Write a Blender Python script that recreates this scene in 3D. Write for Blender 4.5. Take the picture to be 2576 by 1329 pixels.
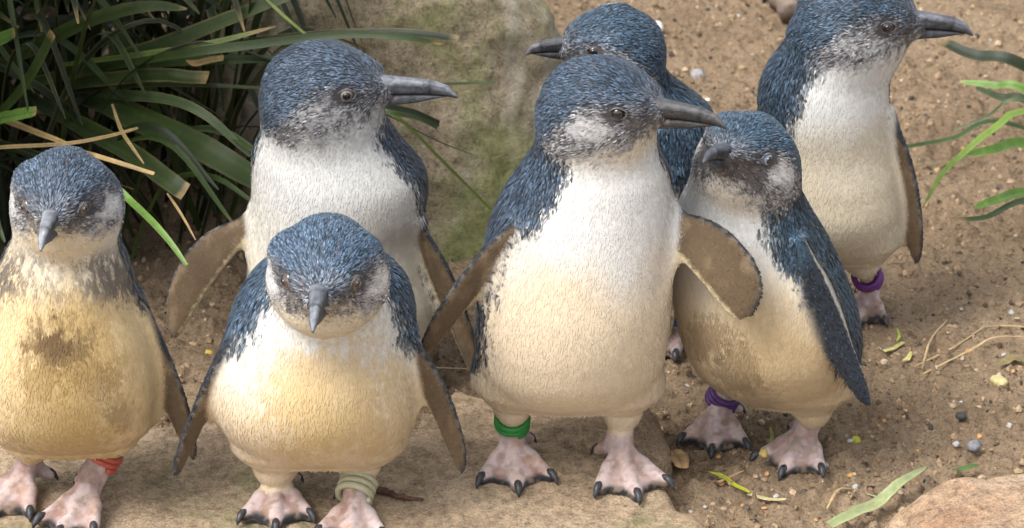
import bpy, math, random
import numpy as np
from mathutils import Vector, Matrix

random.seed(11)
rng = np.random.default_rng(11)
for o in list(bpy.data.objects):
    bpy.data.objects.remove(o, do_unlink=True)
scene = bpy.context.scene
COL = scene.collection
R = math.radians

# ------------------------------------------------------------------ camera, sky, sun, exposure
TH = R(27.0)
DIST = 2.4
ZC = 0.19
PPM = 3500.0
F_ = np.array([0.0, math.cos(TH), -math.sin(TH)])
U_ = np.array([0.0, math.sin(TH), math.cos(TH)])
R_ = np.array([1.0, 0.0, 0.0])
CAM = np.array([0.0, 0.0, ZC]) - DIST * F_
cd = bpy.data.cameras.new('camera')
cam = bpy.data.objects.new('camera', cd)
COL.objects.link(cam)
cam.location = CAM
cam.rotation_euler = (R(90) - TH, 0, 0)
cd.sensor_width = 36.0
cd.lens = 36.0 * DIST / (2576 / PPM)
cd.clip_start = 0.05
cd.clip_end = 500.0
cd.dof.use_dof = True
cd.dof.focus_distance = 2.40
cd.dof.aperture_fstop = 16.0
scene.camera = cam

SUN_EL, SUN_AZ = R(56), R(-125)     # soft light from high, in front and to the left
world = bpy.data.worlds.new('World')
scene.world = world
world.use_nodes = True
wn = world.node_tree.nodes
wl = world.node_tree.links
sky = wn.new('ShaderNodeTexSky')
sky.sky_type = 'NISHITA'
sky.sun_disc = False
sky.sun_elevation = SUN_EL
sky.sun_rotation = SUN_AZ
sky.air_density = 1.0
sky.dust_density = 3.0
hs = wn.new('ShaderNodeHueSaturation')
hs.inputs['Saturation'].default_value = 0.30     # cloud-greyed sky
wl.new(sky.outputs[0], hs.inputs['Color'])
wl.new(hs.outputs[0], wn['Background'].inputs[0])
wn['Background'].inputs[1].default_value = 0.12
ld = bpy.data.lights.new('sun', 'SUN')
ld.energy = 1.5
ld.angle = R(28)
ld.color = (1.0, 0.98, 0.95)
sun = bpy.data.objects.new('sun', ld)
COL.objects.link(sun)
sd = Vector((math.sin(SUN_AZ) * math.cos(SUN_EL), math.cos(SUN_AZ) * math.cos(SUN_EL), math.sin(SUN_EL)))
sun.rotation_euler = sd.to_track_quat('Z', 'Y').to_euler()
scene.view_settings.view_transform = 'Standard'
scene.view_settings.look = 'None'
scene.view_settings.gamma = 1.0
scene.view_settings.use_curve_mapping = False
scene.view_settings.exposure = 1.30

# ------------------------------------------------------------------ where things stand (photo grid 2576 x 1329)
def ray(px, py):
    return F_ * DIST + R_ * ((px - 1288) / PPM) + U_ * ((664.5 - py) / PPM)
def V(px, py, y):
    d = ray(px, py)
    return CAM + d * ((y - CAM[1]) / d[1])
def G(px, py, z):
    d = ray(px, py)
    return CAM + d * ((z - CAM[2]) / d[2])
def mpp(p):
    return float(np.dot(np.asarray(p) - CAM, F_)) / DIST / PPM

# ------------------------------------------------------------------ small helpers
def nrm(v):
    v = np.asarray(v, float)
    return v / max(1e-9, np.linalg.norm(v))

_lat = rng.random((64, 64, 64)).astype(np.float32)
def vnoise(P, scale=1.0, seed=0):
    """value noise 0..1 on an (n,3) array"""
    q = np.asarray(P, np.float64) * scale + np.array([17.3 * seed + 100, 9.1 * seed + 100, 31.7 * seed + 100])
    i = np.floor(q).astype(np.int64)
    f = q - i
    f = f * f * (3 - 2 * f)
    i0 = i & 63
    i1 = (i + 1) & 63
    x0, y0, z0 = i0[..., 0], i0[..., 1], i0[..., 2]
    x1, y1, z1 = i1[..., 0], i1[..., 1], i1[..., 2]
    fx, fy, fz = f[..., 0], f[..., 1], f[..., 2]
    a = _lat[x0, y0, z0] * (1 - fx) + _lat[x1, y0, z0] * fx
    b = _lat[x0, y1, z0] * (1 - fx) + _lat[x1, y1, z0] * fx
    c = _lat[x0, y0, z1] * (1 - fx) + _lat[x1, y0, z1] * fx
    d = _lat[x0, y1, z1] * (1 - fx) + _lat[x1, y1, z1] * fx
    return (a * (1 - fy) + b * fy) * (1 - fz) + (c * (1 - fy) + d * fy) * fz
def fbm(P, scale=1.0, octs=4, seed=0):
    s, a, t = 0, 1.0, 0
    for o in range(octs):
        s = s + a * vnoise(P, scale * 2 ** o, seed + o)
        t += a
        a *= 0.5
    return s / t

def make_mesh(name, verts, faces, mat=None, parent=None, col=None, smooth=True, normals=None, origin=None):
    verts = np.asarray(verts, np.float64)
    if origin is not None:
        verts = verts - np.asarray(origin)
    me = bpy.data.meshes.new(name)
    if isinstance(faces, np.ndarray):
        n, k = faces.shape
        me.vertices.add(len(verts))
        me.vertices.foreach_set('co', verts.astype(np.float32).ravel())
        me.loops.add(n * k)
        me.loops.foreach_set('vertex_index', faces.astype(np.int32).ravel())
        me.polygons.add(n)
        me.polygons.foreach_set('loop_start', np.arange(0, n * k, k, dtype=np.int32))
        me.update(calc_edges=True)
    else:
        me.from_pydata([tuple(v) for v in verts], [], faces)
        me.update()
    me.polygons.foreach_set('use_smooth', np.full(len(me.polygons), smooth))
    if col is not None:
        at = me.color_attributes.new('Col', 'FLOAT_COLOR', 'POINT')
        c4 = np.ones((len(verts), 4), np.float32)
        c4[:, :3] = col
        at.data.foreach_set('color', c4.ravel())
    if normals is not None:
        me.normals_split_custom_set_from_vertices([tuple(v) for v in normals])
    if mat:
        me.materials.append(mat)
    o = bpy.data.objects.new(name, me)
    COL.objects.link(o)
    if parent is not None:
        o.parent = parent
    return o

def tag(o, label, cat, group=None, kind=None):
    if label: o['label'] = label
    if cat: o['category'] = cat
    if group: o['group'] = group
    if kind: o['kind'] = kind
    return o
def empty(name, loc):
    o = bpy.data.objects.new(name, None)
    COL.objects.link(o)
    o.location = tuple(loc)
    o.empty_display_size = 0.02
    return o

# ------------------------------------------------------------------ implicit shapes -> one continuous surface
def smin(a, b, k):
    h = np.clip(0.5 + 0.5 * (b - a) / k, 0, 1)
    return b + (a - b) * h - k * h * (1 - h)

class Field:
    def __init__(self, lo, hi, h):
        self.lo = np.asarray(lo, float)
        self.h = h
        self.n = np.ceil((np.asarray(hi) - self.lo) / h).astype(int) + 1
        self.D = np.full(self.n, 0.05, np.float32)
    def add(self, prim, k):
        f, lo, hi = prim
        m = k + 3 * self.h
        a = np.clip(np.floor((np.asarray(lo) - m - self.lo) / self.h).astype(int), 0, self.n)
        b = np.clip(np.ceil((np.asarray(hi) + m - self.lo) / self.h).astype(int) + 1, 0, self.n)
        if np.any(b <= a): return
        ax = [self.lo[i] + self.h * np.arange(a[i], b[i]) for i in range(3)]
        P = np.stack(np.meshgrid(*ax, indexing='ij'), -1)
        d = f(P).astype(np.float32)
        sl = tuple(slice(a[i], b[i]) for i in range(3))
        self.D[sl] = smin(self.D[sl], d, k)
    def mesh(self):
        D = self.D
        s = D < 0
        c = np.zeros(np.array(D.shape) - 1, np.int8)
        for i in (0, 1):
            for j in (0, 1):
                for k in (0, 1):
                    c += s[i:D.shape[0] - 1 + i, j:D.shape[1] - 1 + j, k:D.shape[2] - 1 + k]
        mask = (c > 0) & (c < 8)
        idx = np.full(mask.shape, -1, np.int64)
        M = int(mask.sum())
        idx[mask] = np.arange(M)
        ci = np.argwhere(mask)
        off = np.array([(i, j, k) for i in (0, 1) for j in (0, 1) for k in (0, 1)])
        vals = np.stack([D[ci[:, 0] + o[0], ci[:, 1] + o[1], ci[:, 2] + o[2]] for o in off], 1)
        acc = np.zeros((M, 3)); cnt = np.zeros(M)
        for a in range(8):
            for b in range(a + 1, 8):
                if np.abs(off[a] - off[b]).sum() != 1: continue
                va, vb = vals[:, a], vals[:, b]
                m = (va < 0) != (vb < 0)
                t = va[m] / (va[m] - vb[m])
                acc[m] += off[a] + t[:, None] * (off[b] - off[a])
                cnt[m] += 1
        verts = self.lo + self.h * (ci + acc / cnt[:, None])
        quads = []
        for ax in range(3):
            sl0 = [slice(None)] * 3; sl1 = [slice(None)] * 3
            sl0[ax] = slice(0, -1); sl1[ax] = slice(1, None)
            s0, s1 = s[tuple(sl0)], s[tuple(sl1)]
            e = np.argwhere(s0 != s1)
            o1, o2 = [(1, 2), (2, 0), (0, 1)][ax]
            ok = (e[:, o1] > 0) & (e[:, o2] > 0) & (e[:, o1] < mask.shape[o1]) & (e[:, o2] < mask.shape[o2])
            e = e[ok]
            inside = s0[e[:, 0], e[:, 1], e[:, 2]]
            def cell(d1, d2):
                q = e.copy(); q[:, o1] -= d1; q[:, o2] -= d2
                return idx[q[:, 0], q[:, 1], q[:, 2]]
            q = np.stack([cell(1, 1), cell(0, 1), cell(0, 0), cell(1, 0)], 1)
            q[~inside] = q[~inside][:, ::-1]
            quads.append(q)
        return verts, np.concatenate(quads)

def p_cone(a, b, r1, r2):
    a = np.asarray(a, float); b = np.asarray(b, float); ab = b - a; L2 = max(1e-12, ab @ ab); rm = max(r1, r2)
    def f(P):
        t = np.clip(((P - a) @ ab) / L2, 0, 1)
        return np.linalg.norm(P - a - t[..., None] * ab, axis=-1) - (r1 + (r2 - r1) * t)
    return f, np.minimum(a, b) - rm, np.maximum(a, b) + rm
def p_ell(c, rad, M=np.eye(3)):
    c = np.asarray(c, float); rad = np.asarray(rad, float); rm = rad.max()
    def f(P):
        q = (P - c) @ M.T
        k0 = np.linalg.norm(q / rad, axis=-1)
        k1 = np.linalg.norm(q / rad ** 2, axis=-1)
        return k0 * (k0 - 1) / np.maximum(k1, 1e-6)
    return f, c - rm, c + rm
def p_tri(a, b, c, r):
    a, b, c = [np.asarray(v, float) for v in (a, b, c)]
    def dot2(v): return (v * v).sum(-1)
    ba, cb, ac = b - a, c - b, a - c
    nor = np.cross(ba, ac)
    def f(P):
        pa, pb, pc = P - a, P - b, P - c
        s = (np.sign((pa @ np.cross(ba, nor))) + np.sign(pb @ np.cross(cb, nor)) + np.sign(pc @ np.cross(ac, nor)))
        def e(v, p): return dot2(v * np.clip((p @ v) / dot2(v), 0, 1)[..., None] - p)
        de = np.minimum(np.minimum(e(ba, pa), e(cb, pb)), e(ac, pc))
        dp = (pa @ nor) ** 2 / dot2(nor)
        return np.sqrt(np.where(s < 2.0, de, dp)) - r
    lo = np.minimum(np.minimum(a, b), c) - r; hi = np.maximum(np.maximum(a, b), c) + r
    return f, lo, hi

def hermite(x, xs, ys):
    xs = np.asarray(xs, float); ys = np.asarray(ys, float)
    m = np.gradient(ys, xs)
    i = np.clip(np.searchsorted(xs, x) - 1, 0, len(xs) - 2)
    h = xs[i + 1] - xs[i]; t = np.clip((x - xs[i]) / h, 0, 1)
    return ((2 * t**3 - 3 * t**2 + 1) * ys[i] + (t**3 - 2 * t**2 + t) * h * m[i]
            + (-2 * t**3 + 3 * t**2) * ys[i + 1] + (t**3 - t**2) * h * m[i + 1])

class Loft:
    """stack of horizontal ellipses: rows of (z, cx, cy, a, b)"""
    def __init__(self, st, cap_b, cap_t):
        st = sorted(st)
        z0, z1 = st[0][0], st[-1][0]
        zs = np.array([s[0] for s in st])
        self.zt = np.linspace(z0, z1, 120)
        T = [hermite(self.zt, zs, [s[i] for s in st]) for i in range(1, 5)]
        tb = np.sin(np.linspace(0, 1, 16) * math.pi / 2)[::-1]
        zb = z0 - cap_b * tb; zb = zb[:-1]
        fb = np.sqrt(np.maximum(1 - tb[:-1] ** 2, 0.0004))
        tt = np.sin(np.linspace(0, 1, 16) * math.pi / 2)[1:]
        zz = z1 + cap_t * tt
        ft = np.sqrt(np.maximum(1 - tt ** 2, 0.0004))
        self.z = np.concatenate([zb, self.zt, zz])
        pad = lambda v, i: np.concatenate([np.full(15, v[0]) * (fb if i > 1 else 1), v, np.full(15, v[-1]) * (ft if i > 1 else 1)])
        self.p = [pad(T[i], i) for i in range(4)]
        self.z0, self.z1 = self.z[0], self.z[-1]
    def at(self, z):
        return [np.interp(z, self.z, p) for p in self.p]
    def prim(self):
        def f(P):
            z = P[..., 2]
            cx, cy, a, b = self.at(z)
            q = np.sqrt(((P[..., 0] - cx) / a) ** 2 + ((P[..., 1] - cy) / b) ** 2)
            d = (q - 1) * np.minimum(a, b) * 0.93
            return np.maximum(d, np.maximum(self.z0 - z, z - self.z1))
        am = self.p[2].max(); bm = self.p[3].max()
        lo = np.array([(self.p[0] - self.p[2]).min(), (self.p[1] - self.p[3]).min(), self.z0])
        hi = np.array([(self.p[0] + self.p[2]).max(), (self.p[1] + self.p[3]).max(), self.z1])
        return f, lo, hi

class Flipper:
    def __init__(self, S, T, face, lead, width, bow=0.0, thick=0.0034, tipdark=0.0, prof=None, curl=0.0):
        self.S = np.asarray(S, float); self.T = np.asarray(T, float)
        self.L = np.linalg.norm(self.T - self.S)
        self.u = nrm(self.T - self.S)
        n = np.asarray(face, float); self.n = nrm(n - self.u * (n @ self.u))       # underside direction
        v = np.cross(self.n, self.u)
        if v @ np.asarray(lead) < 0: v = -v
        self.v = v
        self.w = width; self.bow = bow; self.th = thick; self.curl = curl
        self.pu = [0, .10, .25, .42, .60, .78, .90, .96, 1.0]
        self.ph = prof or [.34, .50, .86, 1.0, .98, .84, .60, .38, .04]
    def local(self, P):
        q = P - self.S
        u = q @ self.u; v = q @ self.v; n = q @ self.n
        t = np.clip(u / self.L, 0, 1)
        h = np.maximum(hermite(t, self.pu, self.ph), 0.03) * self.w / 2
        c = self.bow * 4 * t * (1 - t)
        n = n - self.curl * 4 * t * (1 - t)
        return u, (v - c), n, t, h
    def prim(self):
        def f(P):
            u, v, n, t, h = self.local(P)
            q = (np.abs(v / h) ** 2.6 + np.abs(n / (self.th * (1.2 - .5 * t))) ** 2.6) ** (1 / 2.6)
            d = (q - 1) * np.minimum(self.th * .8, h)
            return np.maximum(d, np.maximum(u - self.L, -u))
        m = self.w * .6 + abs(self.bow)
        return f, np.minimum(self.S, self.T) - m, np.maximum(self.S, self.T) + m

# ------------------------------------------------------------------ materials
def nodes_of(name):
    m = bpy.data.materials.new(name)
    m.use_nodes = True
    nt = m.node_tree
    b = nt.nodes['Principled BSDF']
    return m, nt, nt.nodes, nt.links, b
def setv(b, **k):
    for n, v in k.items():
        n = n.replace('_', ' ')
        if n in b.inputs: b.inputs[n].default_value = v
def noise_node(nt, scale, detail=4, rough=.6, coord='Object', sc=(1, 1, 1), dist=0):
    tc = nt.nodes.new('ShaderNodeTexCoord'); mp = nt.nodes.new('ShaderNodeMapping'); mp.inputs['Scale'].default_value = sc
    nz = nt.nodes.new('ShaderNodeTexNoise')
    nz.inputs['Scale'].default_value = scale; nz.inputs['Detail'].default_value = detail; nz.inputs['Roughness'].default_value = rough
    nz.inputs['Distortion'].default_value = dist
    nt.links.new(tc.outputs[coord], mp.inputs[0]); nt.links.new(mp.outputs[0], nz.inputs['Vector'])
    return nz.outputs['Fac']
def ramp(nt, src, stops, interp='LINEAR'):
    r = nt.nodes.new('ShaderNodeValToRGB')
    r.color_ramp.interpolation = interp
    e = r.color_ramp.elements
    while len(e) < len(stops): e.new(0.5)
    for i, (p, c) in enumerate(stops):
        e[i].position = p; e[i].color = (*c, 1) if len(c) == 3 else c
    nt.links.new(src, r.inputs[0])
    return r.outputs['Color']
def mix(nt, fac, a, b, mode='MIX'):
    m = nt.nodes.new('ShaderNodeMix'); m.data_type = 'RGBA'; m.blend_type = mode
    for s, v in ((m.inputs['Factor'], fac), (m.inputs[6], a), (m.inputs[7], b)):
        if isinstance(v, (int, float)): s.default_value = v
        elif isinstance(v, tuple): s.default_value = (*v, 1)
        else: nt.links.new(v, s)
    return m.outputs[2]
def bump(nt, b, src, strength, dist, prev=None):
    n = nt.nodes.new('ShaderNodeBump'); n.inputs['Strength'].default_value = strength; n.inputs['Distance'].default_value = dist
    nt.links.new(src, n.inputs['Height'])
    if prev is not None: nt.links.new(prev, n.inputs['Normal'])
    nt.links.new(n.outputs[0], b.inputs['Normal'])
    return n.outputs[0]

def attr_mat(name, rough, nscale, namp, bs, bd, sheen=0.0, spec=.3, bscale=None):
    m, nt, N, L, b = nodes_of(name)
    at = N.new('ShaderNodeAttribute'); at.attribute_name = 'Col'
    nz = noise_node(nt, nscale, 5, .65)
    v = ramp(nt, nz, [(.3, (1 - namp,) * 3), (.7, (1 + namp * .6,) * 3)])
    c = mix(nt, 1.0, at.outputs['Color'], v, 'MULTIPLY')
    L.new(c, b.inputs['Base Color'])
    setv(b, Roughness=rough, Specular_IOR_Level=spec, Sheen_Weight=sheen)
    bump(nt, b, noise_node(nt, bscale or nscale * 1.7, 5, .7), bs, bd)
    return m
M_BODY = attr_mat('penguin skin and down', .8, 300, .12, .3, .0008, .15)
M_FEATHER = attr_mat('feather', .6, 500, .08, .05, .0003, .05, .35)
def simple(name, c1, c2, scale, rough=.5, bs=.3, bd=.001, spec=.4, sc=(1, 1, 1)):
    m, nt, N, L, b = nodes_of(name)
    nz = noise_node(nt, scale, 5, .65, sc=sc)
    L.new(ramp(nt, nz, [(.32, c1), (.68, c2)]), b.inputs['Base Color'])
    setv(b, Roughness=rough, Specular_IOR_Level=spec)
    bump(nt, b, noise_node(nt, scale * 2, 4, .6, sc=sc), bs, bd)
    return m
M_BEAK = attr_mat('beak horn', .5, 170, .55, .9, .0012, 0, .45, 330)
M_CLAW = simple('claw', (.012, .012, .014), (.06, .06, .065), 300, .4)
M_LID = simple('eyelid skin', (.045, .04, .04), (.15, .13, .125), 400, .6)
def eye_mat(name, c1, c2):
    m = simple(name, c1, c2, 900, .06, 0.0, .0001, .6)
    setv(m.node_tree.nodes['Principled BSDF'], Coat_Weight=1.0, Coat_Roughness=.02)
    return m
M_PUPIL = eye_mat('pupil', (.004, .004, .005), (.006, .006, .006))
M_IRIS_PALE = eye_mat('pale iris', (.13, .11, .08), (.22, .20, .16))
M_IRIS_DARK = eye_mat('dark iris', (.018, .010, .008), (.035, .02, .014))
M_IRIS_BLUE = eye_mat('blue-grey iris', (.10, .15, .22), (.20, .27, .34))
M_IRIS_BROWN = eye_mat('brown iris', (.05, .03, .02), (.11, .08, .06))
def band_mat(name, c):
    return simple(name, tuple(x * .85 for x in c), tuple(min(1, x * 1.1) for x in c), 220, .42, .15, .0005)

def srgb(r, g, b):
    f = lambda c: (c / 255 / 12.92) if c <= 10.3 else (((c / 255) + .055) / 1.055) ** 2.4
    return np.array([f(r), f(g), f(b)])

# ------------------------------------------------------------------ soil ground
def soil_height(P):
    P3 = np.concatenate([P, np.zeros((len(P), 1))], 1)
    near = np.clip(1.3 - np.hypot(P[:, 0], P[:, 1] - .3) / 1.6, 0, 1)
    h = (fbm(P3, 9, 3, 1) - .5) * .020 + near * ((fbm(P3, 60, 3, 5) - .5) * .015)
    h = h + near * (fbm(P3, 170, 2, 6) - .5) * .006
    c = vnoise(P3, 130, 9)
    h = h + near * np.maximum(c - .60, 0) * .026
    return h
def axis_pts(lo, hi, step, far):
    a = np.arange(lo, hi + step / 2, step)
    g = step * 1.35 ** np.arange(1, 60)
    g = np.cumsum(g); g = g[g < far]
    return np.concatenate([(lo - g)[::-1], a, hi + g])
gx = axis_pts(-.62, .62, .0036, 160); gy = axis_pts(-.32, 1.15, .0042, 160)
XX, YY = np.meshgrid(gx, gy, indexing='ij')
GP = np.stack([XX.ravel(), YY.ravel()], 1)
gz = soil_height(GP)
nxg, nyg = XX.shape
ii = np.arange(nxg * nyg).reshape(nxg, nyg)
gq = np.stack([ii[:-1, :-1].ravel(), ii[1:, :-1].ravel(), ii[1:, 1:].ravel(), ii[:-1, 1:].ravel()], 1)
m, nt, N, L, b = nodes_of('sandy soil')
n1 = noise_node(nt, 5.5, 5, .6)
base = ramp(nt, n1, [(.30, (.245, .172, .108)), (.5, (.335, .240, .152)), (.72, (.42, .310, .204))])
n2 = noise_node(nt, 120, 6, .75)
spk = ramp(nt, n2, [(.34, (.30, .28, .26)), (.45, (.92, .92, .92)), (.62, (1.0, 1.0, 1.0)), (.76, (1.3, 1.28, 1.22))])
c1 = mix(nt, .9, base, spk, 'MULTIPLY')
n3 = noise_node(nt, 420, 4, .7)
spk2 = ramp(nt, n3, [(.33, (.5, .48, .46)), (.5, (1, 1, 1)), (.7, (1.2, 1.2, 1.2))])
c2 = mix(nt, .8, c1, spk2, 'MULTIPLY')
L.new(c2, b.inputs['Base Color'])
setv(b, Roughness=.95, Specular_IOR_Level=.15)
p_ = bump(nt, b, n2, 1.0, .006)
bump(nt, b, n3, .8, .0016, p_)
M_SOIL = m
ground = make_mesh('ground', np.concatenate([GP, gz[:, None]], 1), gq, M_SOIL)
ground['kind'] = 'structure'
def soil_z(x, y):
    return float(soil_height(np.array([[x, y]]))[0])

# ------------------------------------------------------------------ rocks
def rock_mat(name, cols, moss=None, mscale=9, mth=.55, stain=None):
    m, nt, N, L, b = nodes_of(name)
    n1 = noise_node(nt, 7, 6, .65, dist=.4)
    c = ramp(nt, n1, [(.28, cols[0]), (.5, cols[1]), (.74, cols[2])])
    n2 = noise_node(nt, 150, 6, .78)
    c = mix(nt, .95, c, ramp(nt, n2, [(.32, (.45, .43, .40)), (.5, (1, 1, 1)), (.70, (1.3, 1.27, 1.2))]), 'MULTIPLY')
    n6 = noise_node(nt, 42, 5, .7, dist=.6)
    c = mix(nt, .8, c, ramp(nt, n6, [(.34, (.62, .60, .57)), (.5, (1, 1, 1)), (.68, (1.22, 1.2, 1.17))]), 'MULTIPLY')
    n4 = noise_node(nt, 520, 3, .7)
    c = mix(nt, .6, c, ramp(nt, n4, [(.34, (.42, .40, .38)), (.5, (1, 1, 1)), (.70, (1.35, 1.33, 1.3))]), 'MULTIPLY')
    if stain:
        n5 = noise_node(nt, 5, 5, .6, sc=(3.2, 1, .7), dist=.5)
        c = mix(nt, ramp(nt, n5, [(.54, (0, 0, 0)), (.72, (.75, .75, .75))]), c, stain)
    if moss:
        n3 = noise_node(nt, mscale, 6, .68, dist=.3)
        f = ramp(nt, n3, [(mth, (0, 0, 0)), (mth + .14, (.85, .85, .85))])
        mc = ramp(nt, n2, [(.3, moss[0]), (.7, moss[1])])
        c = mix(nt, f, c, mc)
    L.new(c, b.inputs['Base Color'])
    setv(b, Roughness=.9, Specular_IOR_Level=.2)
    p = bump(nt, b, n6, .7, .008)
    p = bump(nt, b, n2, 1.0, .006, p)
    bump(nt, b, n4, .9, .0014, p)
    return m
def rock(name, planes, lo, hi, h, mat, amp=.012, scale=14, k=.02, fine=.0025, seed=0, origin=None, flat=1.0, warp=0.0):
    """convex cut block: planes = [(normal, point)], edges rounded by k, worn by noise"""
    F = Field(lo, hi, h)
    ax = [F.lo[i] + h * np.arange(F.n[i]) for i in range(3)]
    P = np.stack(np.meshgrid(*ax, indexing='ij'), -1)
    d = None
    if warp:
        Pf = P * np.array([1, 1, .5])
        wx = (fbm(Pf, 18, 3, seed + 50) - .5) * 2 * warp; wy = (fbm(Pf, 18, 3, seed + 60) - .5) * 2 * warp
    for n, p in planes:
        n = nrm(n)
        Pw = P if (abs(n[2]) > .5 or not warp) else P + np.stack([wx, wy, 0 * wx], -1)
        e = (Pw - np.asarray(p)) @ n
        d = e if d is None else -smin(-d, -e, k)
    Q = P * np.array([1, 1, flat])
    d = d + (fbm(Q, scale, 3, seed) - .5) * 2 * amp + (fbm(P, 70, 2, seed + 7) - .5) * 2 * fine
    F.D = d.astype(np.float32)
    for i in range(3):                      # closed at the box
        sl = [slice(None)] * 3
        for e in (0, -1):
            sl[i] = e; F.D[tuple(sl)] = np.maximum(F.D[tuple(sl)], h)
    v, q = F.mesh()
    o = make_mesh(name, v, q, mat, origin=origin)
    if origin is not None: o.location = tuple(origin)
    return o

SAND = ((.44, .315, .205), (.57, .43, .29), (.65, .51, .365))
M_SLAB = rock_mat('tan sandstone with moss', SAND, ((.13, .135, .055), (.33, .33, .17)), 11, .545)
M_BOULDER = rock_mat('mossy boulder stone', ((.20, .165, .11), (.37, .305, .21), (.52, .45, .34)), ((.115, .14, .038), (.34, .355, .13)), 5.0, .45, (.58, .54, .46))
M_PINK = rock_mat('pink orange sandstone', ((.50, .26, .15), (.60, .42, .28), (.66, .52, .38)), ((.13, .14, .08), (.3, .29, .2)), 7, .66)
M_BLOCK = rock_mat('pale sandstone block', ((.36, .255, .165), (.48, .355, .235), (.55, .42, .29)), ((.14, .13, .08), (.28, .25, .16)), 10, .64)

SLAB_Z = .022
g = lambda px, py: G(px, py, SLAB_Z)
e0, e1, e2, e3 = g(1560, 1150), g(1640, 1235), g(1745, 1300), g(1800, 1400)
slab = rock('sandstone_slab',
            [((0, 0, 1), (0, 0, SLAB_Z)), ((0, 1, .35), g(700, 1062)), ((.95, .45, .25), g(1662, 1230)), ((.8, -.1, .3), g(1752, 1300)), ((.35, .9, .4), g(1500, 1120)),
             ((-1, 0, 0), (-.60, 0, 0)), ((0, -1, .2), (0, -.36, 0)), ((0, 0, -1), (0, 0, -.05))],
            (-.64, -.40, -.07), (.24, .12, .05), .0042, M_SLAB, .0055, 16, .014, .0012, 3, (-.2, -.15, -.02), .3, .045)
tag(slab, 'flat tan sandstone slab with mossy patches under the front penguins', 'rock')

bl = V(1130, 660, .37)
boulder = rock('boulder',
               [((.05, -.9, .42), V(1050, 400, .40)), ((.95, .12, .15), V(1425, 90, .47)), ((.5, -.75, .2), V(1330, 300, .425)),
                ((-.9, -.2, .1), V(560, 300, .45)), ((-.35, -.85, .25), V(800, 380, .43)), ((0, .1, 1), (0, .5, .34)), ((.3, .2, .9), V(1330, -60, .6)), ((0, 1, .2), (0, .80, 0)), ((0, 0, -1), (0, 0, -.06))],
               (-.30, .28, -.08), (.16, .86, .40), .0060, M_BOULDER, .014, 11, .03, .0055, 21, (-.05, .55, 0))
tag(boulder, 'large mossy green and brown boulder behind the penguins', 'boulder')

pk = G(2450, 1260, .03)
pink = rock('sandstone_rock',
            [((0, 0, 1), (0, 0, .040)), ((-.62, .72, .5), G(2380, 1225, .035)), ((-.2, .95, .45), G(2520, 1188, .035)), ((-.9, .1, .5), G(2230, 1320, .02)),
             ((1, 0, 0), (.52, 0, 0)), ((0, -1, .2), (0, -.30, 0)), ((0, 0, -1), (0, 0, -.04))],
            (.16, -.34, -.05), (.56, .05, .07), .0042, M_PINK, .006, 14, .016, .0013, 31, (.35, -.13, 0), .5, .03)
tag(pink, 'pink and orange sandstone rock next to the pale green fallen leaf', 'rock')
p0 = G(1600, 1120, .0)
blk = rock('sandstone_block',
           [((0, -.12, 1), (0, p0[1], .027)), ((.9, -.05, .35), G(1668, 1120, .026)), ((-.2, -.9, .25), G(1600, 1160, .02)), ((-1, .1, .1), p0 - np.array([.16, 0, 0])), ((0, 1, .1), p0 + np.array([0, .022, 0])), ((.6, -.7, .3), G(1668, 1160, .02)), ((0, 0, -1), (0, 0, -.03))],
           (p0[0] - .20, p0[1] - .07, -.04), (p0[0] + .06, p0[1] + .10, .07), .0034, M_BLOCK, .005, 22, .014, .0012, 41, (p0[0] - .05, p0[1], 0), 1.0, .03)
tag(blk, 'small pale sandstone block right behind the penguin with green leg band', 'rock')

# ------------------------------------------------------------------ penguins
BLUE = np.array([.047, .066, .093]); NAVY = np.array([.011, .016, .024]); BLACK = np.array([.012, .014, .018])
WHITE = np.array([.63, .62, .59]); CREAM = np.array([.64, .52, .335]); GREYB = np.array([.165, .155, .155]); SKIN = np.array([.47, .375, .355])
UNDER = np.array([.098, .064, .034])

def lerp(a, b, t):
    return a + (b - a) * np.asarray(t)[..., None]
def sstep(x, a, b):
    t = np.clip((x - a) / (b - a), 0, 1)
    return t * t * (3 - 2 * t)

def tube(path, rad, n=8, closed_ends=True):
    path = np.asarray(path, float); m = len(path)
    rad = np.broadcast_to(np.asarray(rad, float), (m,)) if np.ndim(rad) < 2 else rad
    T = np.gradient(path, axis=0)
    T /= np.linalg.norm(T, axis=1)[:, None] + 1e-12
    up = np.array([0, 0, 1.0]) if abs(T[0][2]) < .9 else np.array([1.0, 0, 0])
    vs = []; x = nrm(np.cross(up, T[0]))
    for i in range(m):
        x = nrm(x - T[i] * (x @ T[i])); y = np.cross(T[i], x)
        for j in range(n):
            a = 2 * math.pi * j / n
            vs.append(path[i] + rad[i] * (math.cos(a) * x + math.sin(a) * y))
    fs = []
    for i in range(m - 1):
        for j in range(n):
            k = (j + 1) % n
            fs.append((i * n + j, i * n + k, (i + 1) * n + k, (i + 1) * n + j))
    if closed_ends:
        fs.append(tuple(range(n))[::-1]); fs.append(tuple((m - 1) * n + j for j in range(n)))
    return np.array(vs), fs

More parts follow.
